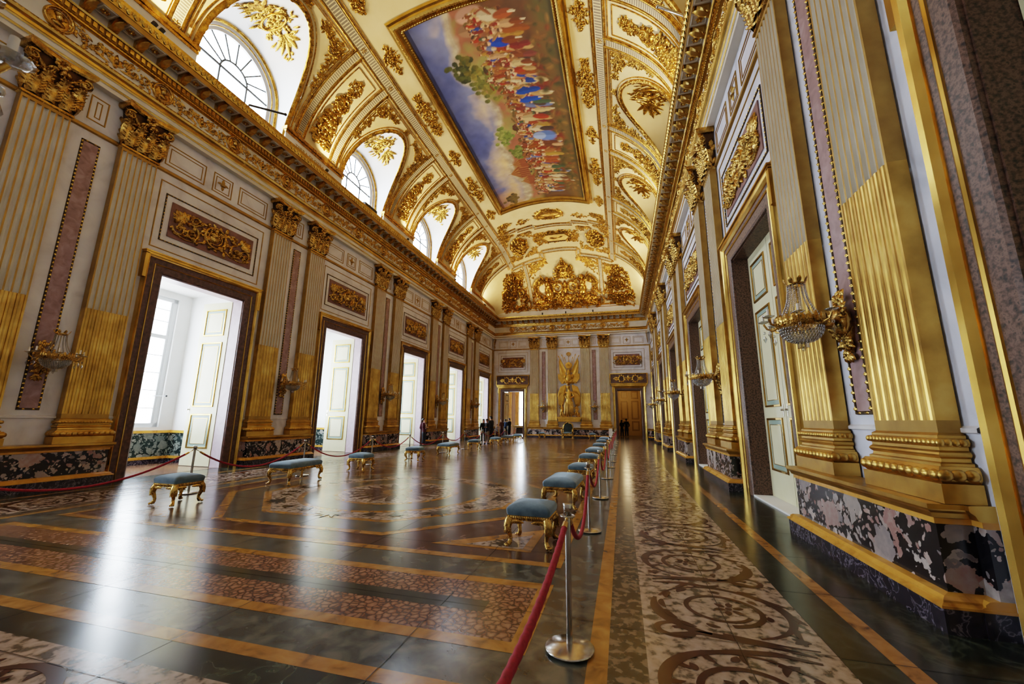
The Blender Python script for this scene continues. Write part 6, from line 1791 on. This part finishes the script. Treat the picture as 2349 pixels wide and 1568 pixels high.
for e_ in(-1,1):
    mb=MB(); pts=[(e_*.22,4.72),(e_*.86,4.62),(e_*.95,5.25),(e_*.75,5.32),(e_*.5,5.22),(e_*.25,5.4)]
    pts=[(e_*.25,5.42),(e_*.6,5.28),(e_*.95,5.4),(e_*.92,4.95),(e_*.6,4.5),(e_*.3,4.75)]
    n=len(pts); vs=[(.10,u,z) for u,z in pts]+[(.17,u*.97+e_*.015,z) for u,z in pts]; mb.add(vs,[tuple(range(n,2*n))]+[(i,(i+1)%n,n+(i+1)%n,n+i) for i in range(n)])
    for q in range(4): stem(mb,lambda a,b,h:(.17+h,a,b),[(e_*(.4+.13*q),4.75+.02*q),(e_*(.4+.13*q),5.3)],.02,.02,.02)
    mb.build('shield',[SG],sg)
    for q,(u1,z1) in enumerate(((.82,6.85),(.55,6.95),(.32,6.7))):
        mb=MB(); mb.tube([(.08,e_*.05,5.3),(.08,e_*u1,z1)],.018,6); leaf(mb,lambda a,b,h:(.08+h,a,b),e_*u1,z1-.05,atan2(z1-5.3,e_*(u1-.05)),.22,.08,.03)
        if q==0:
            rows=[]
            for i in range(11):
                t=i/10; pu,pz=.78-.60*t,6.72-1.15*t          # along the staff
                du,dz=.08+.50*t,-.25-.55*t+.35*t*t            # hanging fold
                rows.append([(.10+.035*sin(j_*1.6+t*2.2),e_*(pu+du*j_/7),pz+dz*j_/7-.05*sin(pi*j_/7)) for j_ in range(8)])
            mb.grid(rows,0,True)
        mb.build('flag' if q==0 else 'lance',[SG],sg)
mb=MB(); Mp=wmap(.08,6.1); rosette(mb,Mp,0,0,.3,14,.06); ring(mb,Mp,0,0,.14,.14,.05,.06); ring(mb,wmap(.06,7.1),0,0,.16,.16,.07,.07); 
for q in range(2): leaf(mb,wmap(.06,7.1),0,0,q*pi,.26,.08,.04)
rosette(mb,wmap(.08,7.1),0,0,.11,6,.05); mb.tube([(.07,0,5.6),(.07,0,6.95)],.02,6)
mb.build('standard',[SG],sg)
mb=MB(); foliage(mb,wmap(.1,0),lambda v:.85,1.74,2.0,50,.2,.1,rnd=rn); mb.build('rocky_base',[SG],sg)
# ------------------------------------------------------------------ spotlights
up=lambda x,y,z:(x,y,z)
for (s,t,k,j,lab,n) in ((-1,-28.9,4,-.6,'black twin spotlight on the left cornice at the near end, before the nearest lunette window',2),(-1,-22.95,3,.5,'black spotlight on the left cornice between the two nearest lunette windows',1),
    (-1,-16.84,2,.5,'black spotlight on the left cornice between the second and third lunette windows',1),(-1,-10.5,1,.5,'black spotlight on the left cornice in front of the fourth lunette window',1),(-1,-4.45,0,0,'black spotlight at the far end of the left cornice',2),
    (1,-28.9,4,0,'black spotlight on the right cornice at the near end',1),(1,-23.1,3,0,'black spotlight with thin arms on the right cornice, before the second nearest lunette',1),(1,-16.4,2,0,'black spotlight on the right cornice, second visible from the camera',1),(1,-9.4,1,0,'black spotlight on the right cornice, in front of the farthest right lunette',1),(1,-4.2,0,0,'black spotlight at the far end of the right cornice',1)):
    x=s*6.2; spot_thing((x,t,10.56),(s*4.6,t+ (1.0 if k else 2.5),14.2),lab,PWS*(1 if k else .6),n)
for (x,lab) in((-2.08,'black spotlight on the far cornice, left of centre'),(-.02,'black twin spotlight in the middle of the far cornice'),(2.3,'black spotlight on the far cornice, right of centre')):
    spot_thing((x,-.66,10.56),(x,-2.0,13.5),lab,PWS*.3)
tb=empty('speaker_bar',(-6.25,-20.1,10.56),0,'black box fixture on the left cornice below the second lunette window','speaker'); mb=MB(); mb.box(-.08,.08,-.45,.45,.06,.22); mb.build('case',[M['black']],tb); mb=MB(); mb.box(-.03,.03,-.3,-.25,0,.08); mb.box(-.03,.03,.25,.3,0,.08); mb.build('foot',[M['black']],tb)
for (x0,y0,x1,y1,z1,lab) in((-6.2,-26.3,-6.0,-25.2,11.25,'dark slanting bracket arm in front of the nearest lunette window'),(6.1,-25.9,5.55,-25.9,11.15,'grey bracket arm projecting from the right cornice near the top edge')):
    a=empty('bracket_arm',(x0,y0,10.56),0,lab,'bracket'); mb=MB(); mb.tube([(0,0,0),(0,0,.15),(x1-x0,y1-y0,z1-10.56)],[.03,.035,.035],8); mb.ball((x1-x0,y1-y0,z1-10.56),.05,8,6); mb.build('arm',[M['steel' if x0>0 else 'black']],a)
# ------------------------------------------------------------------ sky, portals
w=D.worlds.new('sky'); bpy.context.scene.world=w; w.use_nodes=True; nt=w.node_tree; bg=nt.nodes['Background']
tc=nt.nodes.new('ShaderNodeTexCoord'); sp=nt.nodes.new('ShaderNodeSeparateXYZ'); rp=nt.nodes.new('ShaderNodeValToRGB'); nt.links.new(tc.outputs['Generated'],sp.inputs[0])
mr=nt.nodes.new('ShaderNodeMapRange'); mr.inputs[1].default_value=-.3; mr.inputs[2].default_value=.6; nt.links.new(sp.outputs[2],mr.inputs[0]); nt.links.new(mr.outputs[0],rp.inputs[0])
rp.color_ramp.elements[0].color=(.55,.56,.58,1); rp.color_ramp.elements[1].color=(.70,.84,1.0,1); e_=rp.color_ramp.elements.new(.38); e_.color=(.80,.90,1.0,1)
nt.links.new(rp.outputs[0],bg.inputs[0]); bg.inputs[1].default_value=SKY
def portal(loc,rot,sx,sy):
    L=D.lights.new('window_portal','AREA'); L.shape='RECTANGLE'; L.size=sx; L.size_y=sy; L.cycles.is_portal=True
    o=D.objects.new('window_portal',L); C.objects.link(o); o.location=loc; o.rotation_euler=rot
for k in range(6): portal((-WX-2.80-.45,DK[k],3.15),(0,-pi/2,0),4.1,2.56)
for k in LUN: portal((-7.4,DK[k],12.0),(0,-pi/2,0),2.8,2.7)
def lamp(name,loc,power,col,r):
    L=D.lights.new(name,'POINT'); L.energy=power; L.color=col; L.shadow_soft_size=r; o=D.objects.new(name,L); C.objects.link(o); o.location=loc; return o
lamp('room_lamp',(4.6,6,4.2),110,(1,.72,.38),.3); lamp('room_lamp',(-6,5.5,4.2),60,(1,.75,.45),.3)
# ------------------------------------------------------------------ camera
cd=D.cameras.new('camera'); cam=D.objects.new('camera',cd); C.objects.link(cam)
cd.sensor_fit='HORIZONTAL'; cd.sensor_width=36; cd.lens=36*916.49/2349; cd.clip_start=.02; cd.clip_end=400
yaw,pit,rol=.2658,.1926,.0105
fw=Vector((-sin(yaw)*cos(pit),cos(yaw)*cos(pit),sin(pit))); r0=Vector((cos(yaw),sin(yaw),0)); u0=r0.cross(fw)
r=r0*cos(rol)+u0*sin(rol); u=-r0*sin(rol)+u0*cos(rol)
m=Matrix((r,u,-fw)).transposed().to_4x4(); m.translation=Vector((4.3292,-34.3412,1.4279)); cam.matrix_world=m
cd.dof.use_dof=True; cd.dof.focus_distance=9.0; cd.dof.aperture_fstop=2.8
sc=bpy.context.scene; sc.camera=cam
# ------------------------------------------------------------------ real-size scaling of the whole hall
for o in list(sc.objects):
    if o.parent is None:
        if o.type=='CAMERA': o.location=o.location*SC
        elif o.type=='LIGHT':
            o.location=o.location*SC
            if o.data.type=='AREA': o.data.size*=SC; o.data.size_y*=SC
        else: o.location=o.location*SC; o.scale=o.scale*SC
sc.view_settings.view_transform=VIEW; sc.view_settings.look=LOOK; sc.view_settings.exposure=EXPO
sc.cycles.max_bounces=12; sc.cycles.diffuse_bounces=5; sc.cycles.glossy_bounces=4; sc.cycles.transparent_max_bounces=24; sc.cycles.sample_clamp_indirect=8
